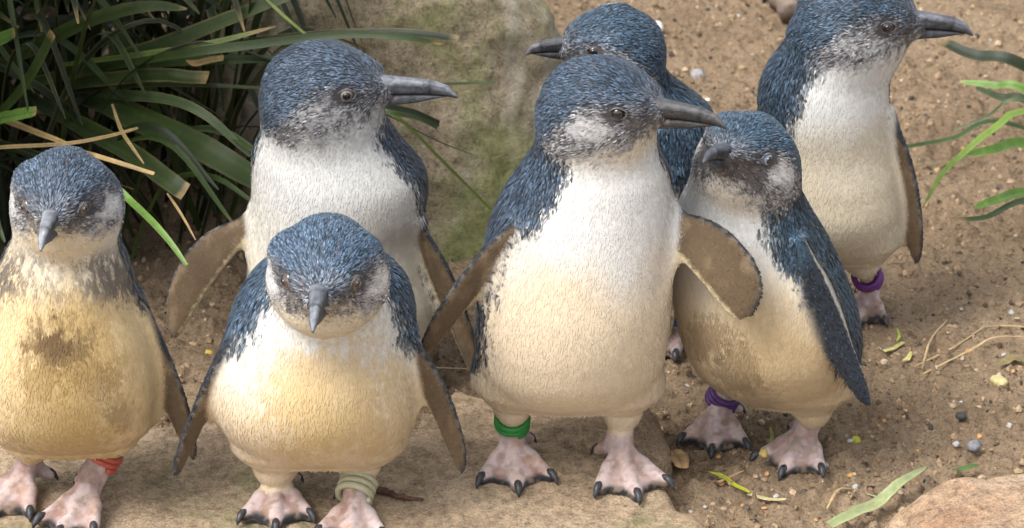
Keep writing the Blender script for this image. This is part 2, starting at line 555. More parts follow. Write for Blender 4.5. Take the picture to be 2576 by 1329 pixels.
def penguin(spec):
    y0 = spec['y']; zg = spec['zg']
    feet = spec['feet']
    fxy = np.mean([G(f['px'][0], f['px'][1], zg) for f in feet], axis=0)
    root = empty('penguin', (fxy[0], fxy[1], zg))
    tag(root, spec['label'], 'penguin', 'little blue penguins standing together')
    O = np.array([fxy[0], fxy[1], zg])
    # torso stations from its rows
    st = []
    for row in spec['rows']:
        py, l, r = row[:3]
        dy = row[3] if len(row) > 3 else 0.0
        ratio = row[4] if len(row) > 4 else .88
        c = V((l + r) / 2, py, y0 + dy)
        a = (r - l) / 2 * mpp(c)
        st.append((c[2], c[0], c[1], a, a * ratio))
    for i, kk in ((-1, .50), (-2, .64), (-3, .76), (-4, .84)):            # the belly tucks in under itself
        z_, x_, y_, a_, b_ = st[i]
        st[i] = (z_, x_, y_ + (b_ - a_ * kk) * .25, a_, a_ * kk)
    loft = Loft(st, spec.get('capb', .022) * .7, spec.get('capt', .02))
    hp = spec['head']
    Hc = V(hp['px'][0], hp['px'][1], y0 + hp.get('dy', 0))
    ya, pi_, ro = R(hp['yaw']), R(hp['pitch']), R(hp.get('roll', 0))
    fw = np.array([math.sin(ya) * math.cos(pi_), -math.cos(ya) * math.cos(pi_), math.sin(pi_)])
    lf = nrm(np.cross(np.array([0, 0, 1.0]), fw))          # bird's left
    upv = np.cross(fw, lf)
    lf2 = lf * math.cos(ro) + upv * math.sin(ro)
    up2 = upv * math.cos(ro) - lf * math.sin(ro)
    HM = np.stack([fw, lf2, up2])                          # world -> (f,l,u)
    s = hp.get('s', 1.0)
    hw = lambda f, l, u: Hc + s * (f * fw + l * lf2 + u * up2)
    bl_ = hp.get('beak', .046)
    head_prims = [(p_ell(Hc, np.array([.0415, .0335, .0365]) * s, HM), .030),
                  (p_ell(hw(.000, 0, -.013), np.array([.040, .033, .028]) * s, HM), .030),
                  (p_cone(hw(.016, 0, .000), hw(.0445, 0, .0035), .0225 * s, .0108 * s), .014)]
    for sd_ in (1, -1):                                     # full cheeks behind the eyes
        head_prims.append((p_ell(hw(-.006, sd_ * .011, -.008), np.array([.030, .0285, .028]) * s, HM), .014))
    for sd_ in (1, -1):                                     # brow over the eye
        head_prims.append((p_cone(hw(.004, sd_ * .024, .016), hw(.036, sd_ * .012, .013), .012 * s, .007 * s), .012))
    hlist = head_prims
    def head_f(P):
        d = hlist[0][0][0](P)
        for p, k in hlist[1:]:
            d = smin(d, p[0](P), min(k, .010))
        return d
    head_one = (head_f, np.min([p[1] for p, k in hlist], axis=0), np.max([p[2] for p, k in hlist], axis=0))
    body_prims = [(loft.prim(), .022)]
    leg_prims = []; footinfo = []
    for f in feet:
        A = G(f['px'][0], f['px'][1], zg)
        fy = R(f['yaw']); fs = f.get('s', 1.0)
        d = np.array([math.sin(fy), -math.cos(fy), 0]); lt = np.array([math.cos(fy), math.sin(fy), 0])
        ank = A + np.array([0, 0, .019 * fs])
        hip = V(f['hip'][0], f['hip'][1], y0 + f.get('hdy', .005))
        leg_prims.append((p_cone(ank, hip, .0080 * fs, .0088 * fs), .007))
        leg_prims.append((p_cone(ank + d * .002, A + d * .014 * fs + np.array([0, 0, .011 * fs]), .0086 * fs, .0070 * fs), .007))
        tips = []
        sp = f.get('spread', 31)
        for ang, ln in ((-sp, .046), (0, .053), (sp, .046)):
            a = R(ang)
            td = d * math.cos(a) + lt * math.sin(a)
            kn = A + td * ln * .52 * fs + np.array([0, 0, .0095 * fs])
            tp = A + td * ln * fs + np.array([0, 0, .0050 * fs])
            leg_prims.append((p_cone(A + d * .008 + np.array([0, 0, .015 * fs]), kn, .0066 * fs, .0050 * fs), .004))
            leg_prims.append((p_cone(kn, tp, .0050 * fs, .0044 * fs), .003))
            tips.append((tp, td))
        base = A + d * .010 + np.array([0, 0, .010 * fs])
        for i in (0, 1):
            a1 = tips[i][0] - tips[i][1] * .004 - np.array([0, 0, .0012]); a2 = tips[i + 1][0] - tips[i + 1][1] * .004 - np.array([0, 0, .0012])
            mid = (a1 + a2) / 2 - d * .0015 * fs
            leg_prims.append((p_tri(base, a1, mid, .0024 * fs), .005)); leg_prims.append((p_tri(base, mid, a2, .0024 * fs), .005))
        ins = f.get('inner', 1)
        ht = A + lt * ins * .013 * fs - d * .006 * fs + np.array([0, 0, .010 * fs])
        leg_prims.append((p_cone(ank - np.array([0, 0, .003]), ht, .006 * fs, .0042 * fs), .004))
        footinfo.append(dict(A=A, d=d, lt=lt, tips=tips, hind=(ht, nrm(lt * ins - d * .3 - np.array([0, 0, .6]))), fs=fs, ank=ank, hip=hip))
        # feathered thigh
        th = V(f['hip'][0], f['hip'][1] - 60, y0 + f.get('hdy', .005))
        body_prims.append((p_cone(th + np.array([0, 0, .006]), V(f['hip'][0], f['hip'][1] - 24, y0 + f.get('hdy', .005)), f.get('thigh', .030), f.get('tend', .0155)), .014))
    tl = spec.get('tail')
    if tl is not None:
        body_prims.append((p_cone(np.asarray(tl[0]), np.asarray(tl[1]), .018, .004), .015))
    flips = []
    for fl in spec['flippers']:
        S = V(fl['S'][0], fl['S'][1], y0 + fl.get('Sy', 0)); T = V(fl['T'][0], fl['T'][1], y0 + fl.get('Ty', 0))
        tc = nrm(CAM - S)
        u = nrm(T - S)
        n0 = nrm(tc - u * (tc @ u))
        a = R(fl.get('rot', 0))
        n = n0 * math.cos(a) + np.cross(u, n0) * math.sin(a)
        ld_ = R_ * fl['lead'][0] - U_ * fl['lead'][1]
        F2 = Flipper(S, T, n, ld_, fl['w'], fl.get('bow', .0), fl.get('th', .0036), prof=fl.get('prof'), curl=fl.get('curl', 0))
        F2.upper = fl.get('upper', False)
        flips.append(F2)
    allp = body_prims + [(head_one, spec.get('headk', .018))] + [(F2.prim(), .010) for F2 in flips] + leg_prims
    lo = np.min([p[0][1] for p in allp], axis=0) - .006; hi = np.max([p[0][2] for p in allp], axis=0) + .006
    lo[2] = max(lo[2], zg - .006)
    Fd = Field(lo, hi, .0017)
    for p, k in allp: Fd.add(p, k)
    v, q = Fd.mesh()
    # ---------------- region fields at the vertices
    dB = np.min([p[0](v) for p, k in body_prims], axis=0)
    dH = head_f(v)
    dL = np.min([p[0](v) for p, k in leg_prims], axis=0)
    dF = np.stack([F2.prim()[0](v) for F2 in flips], 0) if flips else np.full((1, len(v)), 1.0)
    hd = ((v - Hc) @ HM.T) / s
    f_, l_, u_ = hd[:, 0], hd[:, 1], hd[:, 2]
    cx, cy, ca, cb = loft.at(v[:, 2])
    ztop, zbot = st and max(x[0] for x in st), min(x[0] for x in st)
    sz = np.clip((v[:, 2] - zbot) / (ztop - zbot), 0, 1)
    by = R(spec['yaw'])
    bf = np.array([math.sin(by), -math.cos(by)])
    dx, dyv = v[:, 0] - cx, v[:, 1] - cy
    rr = np.hypot(dx, dyv) + 1e-6
    ang = np.degrees(np.arccos(np.clip((dx * bf[0] + dyv * bf[1]) / rr, -1, 1)))
    wob = (fbm(v, 60, 3, 2) - .5) * 22 + (fbm(v, 420, 2, 3) - .5) * 34
    has, hav = spec.get('ha', ([0, .5, .72, .86, 1], [96, 90, 74, 60, 58]))
    has = [0, .10, .22] + list(has[1:]); hav = [135, 120, hav[0]] + list(hav[1:])
    back = sstep(ang + wob, np.interp(sz, has, hav) - 6, np.interp(sz, has, hav) + 6)
    # belly: white breast to cream belly
    cr = sstep(sz + (fbm(v, 22, 3, 4) - .5) * .35, spec.get('cream', (.86, .42))[0], spec.get('cream', (.86, .42))[1])
    belly = lerp(WHITE[None], CREAM[None] * spec.get('creamtint', np.ones(3)), cr * spec.get('creamamt', .85))
    belly *= (1 - .07 * sstep(fbm(v * np.array([1, 1, .3]), 330, 2, 8), .45, .75))[:, None]
    for (px, py, rad, sc_, colr, amt) in spec.get('stains', []):
        # mud marks: patches on the feathers, placed on the breast
        rp = ray(px, py)
        dv = v - CAM
        t = (dv @ rp) / (rp @ rp)
        off = dv - t[:, None] * rp
        dd = np.linalg.norm(off, axis=1) / (rad * mpp(V(px, py, y0)))
        front = (v[:, 0] - cx) * 0 + (cy - v[:, 1]) > 0
        mk = sstep(1.25 - dd + (fbm(v, sc_, 2, 12) - .5) * .7 + (fbm(v, 330, 2, 13) - .5) * 1.1, .05, .75) * front
        belly = lerp(belly, np.array(colr)[None], mk * amt)
    blue = BLUE[None] * (0.75 + .5 * fbm(v, 35, 3, 6))[:, None] * spec.get('bluetint', np.ones(3))
    blue = lerp(blue, NAVY[None] * 1.1, sstep(.55 - sz, 0, .35) * .55)
    col = lerp(belly, blue, back)
    if spec.get('mottle'):
        z0m, z1m, am = spec['mottle']
        zz = v[:, 2] + (v[:, 1] - cy) * .5                 # the collar sits lower at the sides
        mm = sstep(zz, z0m - .010, z0m + .006) * (1 - sstep(zz, z1m - .006, z1m + .014))
        side = .62 + .38 * sstep(ang, 15, 55)
        nn = sstep(fbm(v * np.array([1, 1, .4]), 430, 3, 15) + .30 * (side - .70), .41, .54)
        col = lerp(col, np.array([.10, .085, .075])[None], mm * nn * am * side)
    # ---------------- head
    wn_ = (fbm(v, 130, 3, 21) - .5) * .012 + (fbm(v, 520, 2, 22) - .5) * .016
    ub = np.interp(f_, [-.045, -.030, -.008, .018, .034, .052], [-.060, -.022, .004, .0145, .0125, .0115]) + spec.get('capshift', 0) + .005 * sstep(np.abs(l_), .022, .034) * sstep(f_, -.012, .004)
    cap = sstep(u_ - ub + wn_ * .8, -.009, .004)
    ut = np.interp(f_, [-.03, -.01, .02, .04, .052], [-.034, -.030, -.020, -.010, -.004]) + spec.get('throat', 0)
    thr = 1 - sstep(u_ - ut + wn_ * 1.6, -.009, .008)
    stre = sstep(fbm(np.stack([f_ * .45 - u_ * .3, l_, u_], 1), 420, 3, 23), .36, .64)
    cheek = lerp(GREYB[None] * 1.0, np.array([.31, .305, .31])[None], stre)
    ey = np.array([.026, .026, .0105])
    de = np.hypot(f_ - .010, (u_ - .000) * 1.5)
    cheek = lerp(cheek, np.array([.64, .62, .60])[None], (1 - sstep(de, .006, .020)) * (.45 + .4 * stre) * spec.get('cheekwhite', 1.0))
    ear = np.hypot((f_ + .016), (u_ + .012) * 1.2)
    cheek = lerp(cheek, np.array([.10, .08, .075])[None], (1 - sstep(ear, .003, .011)) * .5)
    lore = sstep(f_, spec.get('loref', .026), spec.get('loref', .026) + .010) * (1 - sstep(u_ + wn_ * .5, .005, .010)) * sstep(u_ + wn_, -.013 + spec.get('loreu', 0), -.004 + spec.get('loreu', 0)) * (1 - sstep(np.abs(l_), .018, .026) * (spec.get('loref', .026) > .02))
    cheek = lerp(cheek, np.array([.050, .043, .040])[None] * (.45 + 1.5 * fbm(np.stack([f_ * .4, l_, u_], 1), 450, 2, 24) ** 2 * 1.6)[:, None], lore * spec.get('lore', .75))
    thc = lerp(WHITE[None] * .97, CREAM[None] * 1.02, spec.get('throatcream', .25) + .25 * (fbm(v, 60, 2, 25) - .3))
    hcol = lerp(cheek, thc, thr)
    cblue = BLUE[None] * (0.85 + .45 * fbm(v, 60, 3, 26))[:, None] * 1.08 * spec.get('bluetint', np.ones(3))
    brow = sstep(f_, .030, .046)
    cblue = lerp(cblue, np.array([.12, .12, .13])[None], brow * .45)
    hcol = lerp(hcol, cblue, cap)
    eyering = (1 - sstep(np.hypot(f_ - ey[0], u_ - ey[2]), .006, .012)) * sstep(np.abs(l_), .010, .016)
    hcol = lerp(hcol, np.array([.10, .09, .095])[None], eyering * .7)
    wh = sstep(dB - dH + (fbm(v, 90, 2, 28) - .5) * .010 + (fbm(v, 420, 2, 29) - .5) * .012, spec.get('neckblend', (-.004, .012))[0], spec.get('neckblend', (-.004, .012))[1])
    backneck = sstep(-f_ - .012, -.01, .02)
    col = lerp(col, hcol, wh)
    # ---------------- flippers, legs
    isF = np.zeros(len(v)); isFup = np.zeros(len(v))
    for i, F2 in enumerate(flips):
        u, vv, n, t, h = F2.local(v)
        w = sstep(np.minimum(dB, dH) - dF[i], .000, .006) * (dF[i] < .006) * (u > -.002)
        e = vv / h
        und = UNDER[None] * (.85 + .4 * fbm(v, 45, 3, 33))[:, None]
        und = lerp(und, np.array([.30, .22, .13])[None], sstep(fbm(v * np.array([1, 1, .5]), 120, 2, 34), .5, .8) * .35)
        und = lerp(und, np.array([.56, .46, .28])[None], sstep(-e + (fbm(v, 300, 2, 35) - .5) * .2, .78, .95) * .85)
        und = lerp(und, BLACK[None] * 1.4, sstep(e + (fbm(v, 200, 2, 36) - .5) * .12, .80, .92) * .95)
        und = lerp(und, BLACK[None] * 1.6, sstep(t + (fbm(v, 150, 2, 37) - .5) * .1, .90, .99) * sstep(e, -.6, .2) * .8)
        wl_ = sstep(fbm(v, 330, 2, 38), .52, .62) * (np.abs(e - .93) < .09)
        und = lerp(und, np.array([.55, .5, .42])[None], wl_ * .16)
        upc = lerp(NAVY[None] * .75, BLUE[None] * .6, fbm(v, 90, 3, 39) * .5)
        upc = lerp(upc, BLACK[None], sstep(e, .2, .6) * .6)
        upc = lerp(blue, upc, sstep(t, .04, .22))
        upc = lerp(upc, np.array([.62, .58, .50])[None], sstep(-e + (fbm(v, 300, 2, 40) - .5) * .2, .88, .97) * .6)
        side = sstep(n, -.0006, .0008)
        fc = lerp(upc, und, side)
        col = lerp(col, fc, w)
        isF = np.maximum(isF, w); isFup = np.maximum(isFup, w * (1 - side))
    wL = sstep(np.minimum(dB, 9) - dL, .0015, .006)
    sk = SKIN[None] * (.80 + .36 * fbm(v, 120, 3, 41))[:, None]
    sk = lerp(sk, np.array([.42, .25, .16])[None], sstep(fbm(v, 110, 3, 43), .50, .68) * .50)
    sk = lerp(sk, np.array([.62, .47, .45])[None], sstep(fbm(v * np.array([1, 1, 3.]), 300, 2, 45), .55, .75) * .5)
    for fi in footinfo:
        qd = v - fi['A']
        rr2 = (qd @ fi['d']); ll2 = qd @ fi['lt']
        rad = np.hypot(rr2, ll2) / fi['fs']
        dk = sstep(rad + (fbm(v, 200, 3, 44) - .5) * .012, .0385, .0435) * (np.abs(qd[:, 2]) < .05) * (1 - sstep(qd[:, 2], .0062, .0088))
        sole = 1 - sstep(qd[:, 2], .0005, .0025)
        sk = lerp(sk, np.array([.035, .035, .038])[None], np.maximum(dk * (rad < .08), sole * .7 * (rad < .08)))
    for fi in footinfo:                                         # creases between the toes, ingrained dirt
        qd = v - fi['A']
        an_ = np.degrees(np.arctan2(qd @ fi['lt'], qd @ fi['d'] + .004))
        rad = np.hypot(qd @ fi['d'], qd @ fi['lt'])
        gr = np.cos(np.radians((an_ + (fbm(v, 160, 2, 47) - .5) * 16) * 360 / 31.0))
        near = (rad < .07) * sstep(rad, .010, .020)
        sk = lerp(sk, sk * np.array([.62, .50, .46]), near * sstep(-gr, .1, .9) * .6)
        sk = lerp(sk, np.array([.24, .165, .11])[None], near * sstep(fbm(v, 190, 3, 48), .52, .70) * .55)
    col = lerp(col, sk, wL)
    col = np.clip(col, .004, .85)
    skinc = np.where(((col.mean(axis=1) < .25) & (col[:, 2] > col[:, 0] * .93) & (isF < .3))[:, None], col * .42, col)  # gap shade between blue feathers put into the body colour
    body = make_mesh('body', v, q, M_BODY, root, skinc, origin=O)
    nv = np.empty(len(v) * 3, np.float32)
    body.data.vertices.foreach_get('normal', nv)
    nv = nv.reshape(-1, 3).astype(float)
    # ---------------- eyes
    eyes = []
    for sd_ in (1, -1):
        msk = (np.sign(l_) == sd_) & (np.abs(l_) > .008)
        cost = ((np.abs(l_) - .0225) ** 2 + (f_ < .005) if spec.get('eyefront') else (f_ - .026) ** 2) + (u_ - .0105) ** 2 + (~msk) * 1.0 + (dH > .004) * .01
        i = int(np.argmin(cost))
        en = nrm(nrm(nv[i]) + sd_ * (.25 if spec.get('eyefront') else .55) * lf2 - .05 * up2)
        er = spec.get('eyer', .0062) * s
        ec = v[i] - en * er * spec.get('eyesink', .56 if spec.get('eyefront') else .62)
        eyes.append((v[i], en))
        vs, fsx = uv_sphere(ec, er, en, 16, 10)
        eo = make_mesh('eye', vs, fsx, spec.get('iris', M_IRIS_DARK), root, origin=O)
        vs, fsx = disc_cap(ec, er * 1.012, en, spec.get('pup', .50))
        make_mesh('pupil', vs, fsx, M_PUPIL, eo, origin=O)
        # lid ring hugging the ball
        a1 = nrm(fw - en * (fw @ en)); b1 = np.cross(en, a1)
        pts = []
        for k in range(20):
            an = 2 * math.pi * k / 20
            r_ = er * .92
            wob_ = 1.18 if abs(math.cos(an)) > .8 else 1.0
            pts.append(v[i] + en * er * .02 + r_ * wob_ * math.cos(an) * a1 + r_ * .78 * math.sin(an) * b1)
        pts = np.array(pts + pts[:1])
        vs, fsx = tube(pts, .00085 * s, 6, False)
        make_mesh('eyelid', vs, fsx, M_LID, root, origin=O)
    # ---------------- beak
    bc = np.array(spec.get('beakcol', (.085, .085, .095)))
    def beak(name, up):
        n = 40; m_ = 24
        vs = []; cs = []
        for i in range(n + 1):
            t = i / n
            f = .036 + t * (bl_ + .012) * (1.0 if up else .88)
            if up:
                w = np.interp(t, [0, .18, .4, .7, .9, 1], [.0092, .0078, .0058, .0042, .0027, .0008])
                top = np.interp(t, [0, .2, .45, .7, .88, 1], [.0078, .0074, .0066, .0052, .0022, -.0050]) - .002
                bot = np.interp(t, [0, .3, .6, .85, 1], [-.0050, -.0042, -.0040, -.0046, -.0066]) - .002
            else:
                w = np.interp(t, [0, .18, .4, .7, .9, 1], [.0086, .0072, .0052, .0037, .0023, .0006])
                top = np.interp(t, [0, .3, .6, .85, 1], [-.0044, -.0036, -.0034, -.0042, -.0050]) - .002
                bot = np.interp(t, [0, .3, .6, .85, 1], [-.0128, -.0116, -.0098, -.0072, -.0056]) - .002
            c0 = (top + bot) / 2; hh = max((top - bot) / 2, .0004)
            for j in range(m_):
                a = 2 * math.pi * j / m_
                ca, sa = math.cos(a), math.sin(a)
                x = w * np.sign(ca) * abs(ca) ** .8; z = c0 + hh * np.sign(sa) * abs(sa) ** .9
                vs.append(hw(f, x, z * 1.15 + .0085 + .0035 * t))
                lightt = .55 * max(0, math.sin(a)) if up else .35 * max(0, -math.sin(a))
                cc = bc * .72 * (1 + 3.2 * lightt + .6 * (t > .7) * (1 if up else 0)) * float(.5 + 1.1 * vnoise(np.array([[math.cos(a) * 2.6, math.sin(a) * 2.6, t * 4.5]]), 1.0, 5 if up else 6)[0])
                se = math.sin(a)
                if up:
                    cc = cc * (1 - .55 * math.exp(-((se - .25) / .14) ** 2) * (t < .62) * min(1, t * 9))      # groove along the side
                    cc = cc * (1 - .8 * math.exp(-((se - .42) / .2) ** 2 - ((t - .33) / .05) ** 2))           # nostril
                    cc = cc * (1 - .5 * math.exp(-((t - .70) / .03) ** 2))                                     # plate seam
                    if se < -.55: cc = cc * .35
                else:
                    cc = cc * (1 - .45 * math.exp(-((t - .55) / .03) ** 2))
                if t < .12: cc = cc * .8 + np.array([.20, .13, .12]) * .2 * spec.get('gape', 1)
                if not up and sa > .2 and t < .4: cc = cc * .5 + np.array([.10, .062, .058])
                cs.append(cc)
        fs = []
        for i in range(n):
            for j in range(m_):
                k = (j + 1) % m_
                fs.append((i * m_ + j, (i + 1) * m_ + j, (i + 1) * m_ + k, i * m_ + k))
        fs.append(tuple(range(m_))); fs.append(tuple(n * m_ + j for j in range(m_))[::-1])
        return make_mesh(name, vs, fs, M_BEAK, root, np.array(cs), origin=O)
    beak('upper_beak', True); beak('lower_beak', False)
    # ---------------- claws and bands
    for fi in footinfo:
        for tp, td in fi['tips'] + [fi['hind']]:
            k = fi['fs'] * (.60 if tp is fi['hind'][0] else .78)
            path = [tp - td * .006 * k + np.array([0, 0, .0034 * k]), tp + np.array([0, 0, .0048 * k]) + td * .001, tp + td * .0055 * k + np.array([0, 0, .0034 * k]), tp + td * .0095 * k + np.array([0, 0, -.0006 * k]), tp + td * .0110 * k + np.array([0, 0, -.0036 * k])]
            vs, fsx = tube(path, np.array([.0022, .0037, .0034, .0020, .0006]) * k, 8)
            make_mesh('claw', vs, fsx, M_CLAW, root, origin=O)
    for bd in spec.get('bands', []):
        fi = footinfo[bd['foot']]
        ax = nrm(fi['hip'] - fi['ank'])
        c = fi['ank'] + (fi['hip'] - fi['ank']) * bd['t']
        ax = nrm(ax + np.asarray(bd.get('tilt', (0, 0, 0))))
        a1 = nrm(np.cross(ax, [0, 1, .2])); b1 = np.cross(ax, a1)
        turns = bd['turns']; rad = bd.get('r', .0145); tr = bd.get('tr', .0024)
        pts = []
        nseg = int(36 * turns)
        for k in range(nseg + 1):
            an = 2 * math.pi * k / 36 + 2.0
            hgt = (k / 36 - turns / 2) * tr * 1.95
            pts.append(c + ax * hgt + rad * (math.cos(an) * a1 + math.sin(an) * b1))
        vs, fsx = tube(pts, tr, 10)
        bo = make_mesh('leg_band', vs, fsx, bd['mat'], root, origin=O)
        bo['label'] = bd['label']
    # ---------------- plumage
    tri0 = v[q[:, 0]]; cen = v[q].mean(axis=1); fn = nv[q].mean(axis=1); fn /= np.linalg.norm(fn, axis=1)[:, None] + 1e-9
    e1 = v[q[:, 1]] - tri0; e2 = v[q[:, 3]] - tri0
    area = np.linalg.norm(np.cross(e1, e2), axis=1)
    qcol = col[q].mean(axis=1)
    lum = qcol.mean(axis=1)
    nofe = (wL[q].mean(axis=1) > .35)
    flq = isF[q].mean(axis=1); fup = isFup[q].mean(axis=1)
    whq = wh[q].mean(axis=1)
    for ep, en in eyes:
        nofe |= np.linalg.norm(cen - ep, axis=1) < max(.0075, spec.get('eyer', .0062) * 1.25) * s
    hq = hd[q].mean(axis=1)
    nofe |= (hq[:, 0] > .0535) & (whq > .5)
    dark = (1 - sstep(lum, .16, .34)) * (qcol[:, 2] > qcol[:, 0] * .93)
    dens = np.where(dark > .5, 430000, 230000) * (1 + .5 * whq)
    dens = np.where(flq > .5, 170000, dens)
    dens = np.where(nofe, 0, dens)
    wgt = area * dens
    nf = int(wgt.sum())
    ids = rng.choice(len(q), nf, p=wgt / wgt.sum())
    a_, b_ = rng.random(nf), rng.random(nf)
    P0 = v[q[ids, 0]]; P1 = v[q[ids, 1]]; P2 = v[q[ids, 2]]; P3 = v[q[ids, 3]]
    P = (P0 * (1 - a_)[:, None] + P1 * a_[:, None]) * (1 - b_)[:, None] + (P3 * (1 - a_)[:, None] + P2 * a_[:, None]) * b_[:, None]
    n = fn[ids]
    bb = hw(.048, 0, .006)
    w = whq[ids][:, None]
    flow = w * (lambda d: d / (np.linalg.norm(d, axis=1)[:, None] + 1e-9))(P - bb) + (1 - w) * np.array([0, 0, -1.0]) + np.array([0, 0, -.12])
    for F2, k in [(F2, 0) for F2 in flips]:
        pass
    if flips:
        fd = np.stack([F2.prim()[0](P) for F2 in flips], 0); bi = np.argmin(fd, axis=0)
        fu = np.stack([F2.u for F2 in flips])[bi]
        isf = (flq[ids] > .5)[:, None]
        flow = np.where(isf, fu, flow)
    flow = flow + rng.normal(0, .16, flow.shape)
    t = flow - n * (flow * n).sum(1)[:, None]
    t /= np.linalg.norm(t, axis=1)[:, None] + 1e-9
    bn = np.cross(n, t)
    dk = dark[ids]; hdw = whq[ids]
    Ln = np.where(dk > .5, .0066, .0046) * (1 - .38 * hdw) * rng.uniform(.7, 1.3, nf)
    Wd = np.where(dk > .5, .00092, .00065) * (1 - .38 * hdw) * rng.uniform(.7, 1.3, nf)
    Ln = np.where(flq[ids] > .5, .0026, Ln); Wd = np.where(flq[ids] > .5, .0007, Wd)
    lift = np.where(dk > .5, .0010, .00022) * rng.uniform(.3, 1.5, nf) * (1 - .25 * hdw)
    ids2 = np.clip(ids + rng.integers(-4, 5, nf), 0, len(q) - 1)       # neighbours trade colours: feathered borders
    near_ = (np.linalg.norm(cen[ids2] - cen[ids], axis=1) < .009) & (flq[ids] < .3) & (flq[ids2] < .3) & ~nofe[ids2]
    lift = np.where(flq[ids] > .5, lift * .35, lift)
    col_f = qcol[np.where(near_, ids2, ids)]
    rnd = rng.uniform(0, 1, nf)
    var = np.where(dk > .5, .38 + 1.35 * rnd ** 1.5, np.where((hdw > .5) & (lum[ids] < .5), .60 + .70 * rnd, np.where(hdw > .5, .84 + .22 * rnd, .94 + .09 * rnd)))
    var = np.where((flq[ids] > .5) & (dk < .5), .72 + .5 * rnd, var)
    C = col_f * var[:, None]
    hil = (dk > .5) & (rng.random(nf) < .22)  # highlight painted into random blue feathers
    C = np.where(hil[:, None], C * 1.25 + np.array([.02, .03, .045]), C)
    brn = (hdw > .5) & (rng.random(nf) < .03) & (dk > .5)
    C = np.where(brn[:, None], C + np.array([.07, .035, .02]), C)
    root_ = P - t * (Ln * .25)[:, None] - n * .0003
    midp = P + t * (Ln * .35)[:, None] + n * (lift * .75 + .00012)[:, None]
    tip = P + t * (Ln * .95)[:, None] + n * lift[:, None]
    VV = np.stack([root_, midp + bn * Wd[:, None], tip, midp - bn * Wd[:, None]], 1).reshape(-1, 3)
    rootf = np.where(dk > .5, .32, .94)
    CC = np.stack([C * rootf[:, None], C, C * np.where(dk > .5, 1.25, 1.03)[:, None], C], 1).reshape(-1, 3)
    sgn = n * 1.0 - t * .15
    tw = np.where(dk > .5, .50, .07)[:, None]
    NN = np.stack([n, n + bn * tw, n + t * tw * .6, n - bn * tw], 1).reshape(-1, 3)
    NN /= np.linalg.norm(NN, axis=1)[:, None]
    FF = np.arange(nf * 4).reshape(-1, 4)[:, ::-1]
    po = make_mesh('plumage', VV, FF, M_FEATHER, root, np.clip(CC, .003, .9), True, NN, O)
    po['kind'] = 'stuff'
    return root

def basis(n):
    n = nrm(n)
    a = nrm(np.cross(n, [0.3, .2, .9])); return a, np.cross(n, a), n
def uv_sphere(c, r, n, seg, rings):
    a, b, n = basis(n)
    vs = [c + n * r]; fs = []
    for i in range(1, rings):
        p = math.pi * i / rings
        for j in range(seg):
            t = 2 * math.pi * j / seg
            vs.append(c + r * (math.cos(p) * n + math.sin(p) * (math.cos(t) * a + math.sin(t) * b)))
    vs.append(c - n * r)
    for j in range(seg):
        fs.append((0, 1 + j, 1 + (j + 1) % seg))
        for i in range(rings - 2):
            x = 1 + i * seg
            fs.append((x + j, x + seg + j, x + seg + (j + 1) % seg, x + (j + 1) % seg))
        x = 1 + (rings - 2) * seg
        fs.append((x + j, len(vs) - 1, x + (j + 1) % seg))
    return np.array(vs), fs
def disc_cap(c, r, n, spread, seg=14):
    a, b, n = basis(n)
    vs = [c + n * r * 1.03]; fs = []
    for ring, k in ((spread * .6, 1.025), (spread, 1.0), (spread * .95, .9)):
        for j in range(seg):
            t = 2 * math.pi * j / seg
            vs.append(c + r * k * (math.cos(ring) * n + math.sin(ring) * (math.cos(t) * a + math.sin(t) * b)))
    for j in range(seg):
        k = (j + 1) % seg
        fs.append((0, 1 + j, 1 + k))
        for q_ in (0, 1):
            fs.append((1 + q_ * seg + j, 1 + (q_ + 1) * seg + j, 1 + (q_ + 1) * seg + k, 1 + q_ * seg + k))
    return np.array(vs), fs

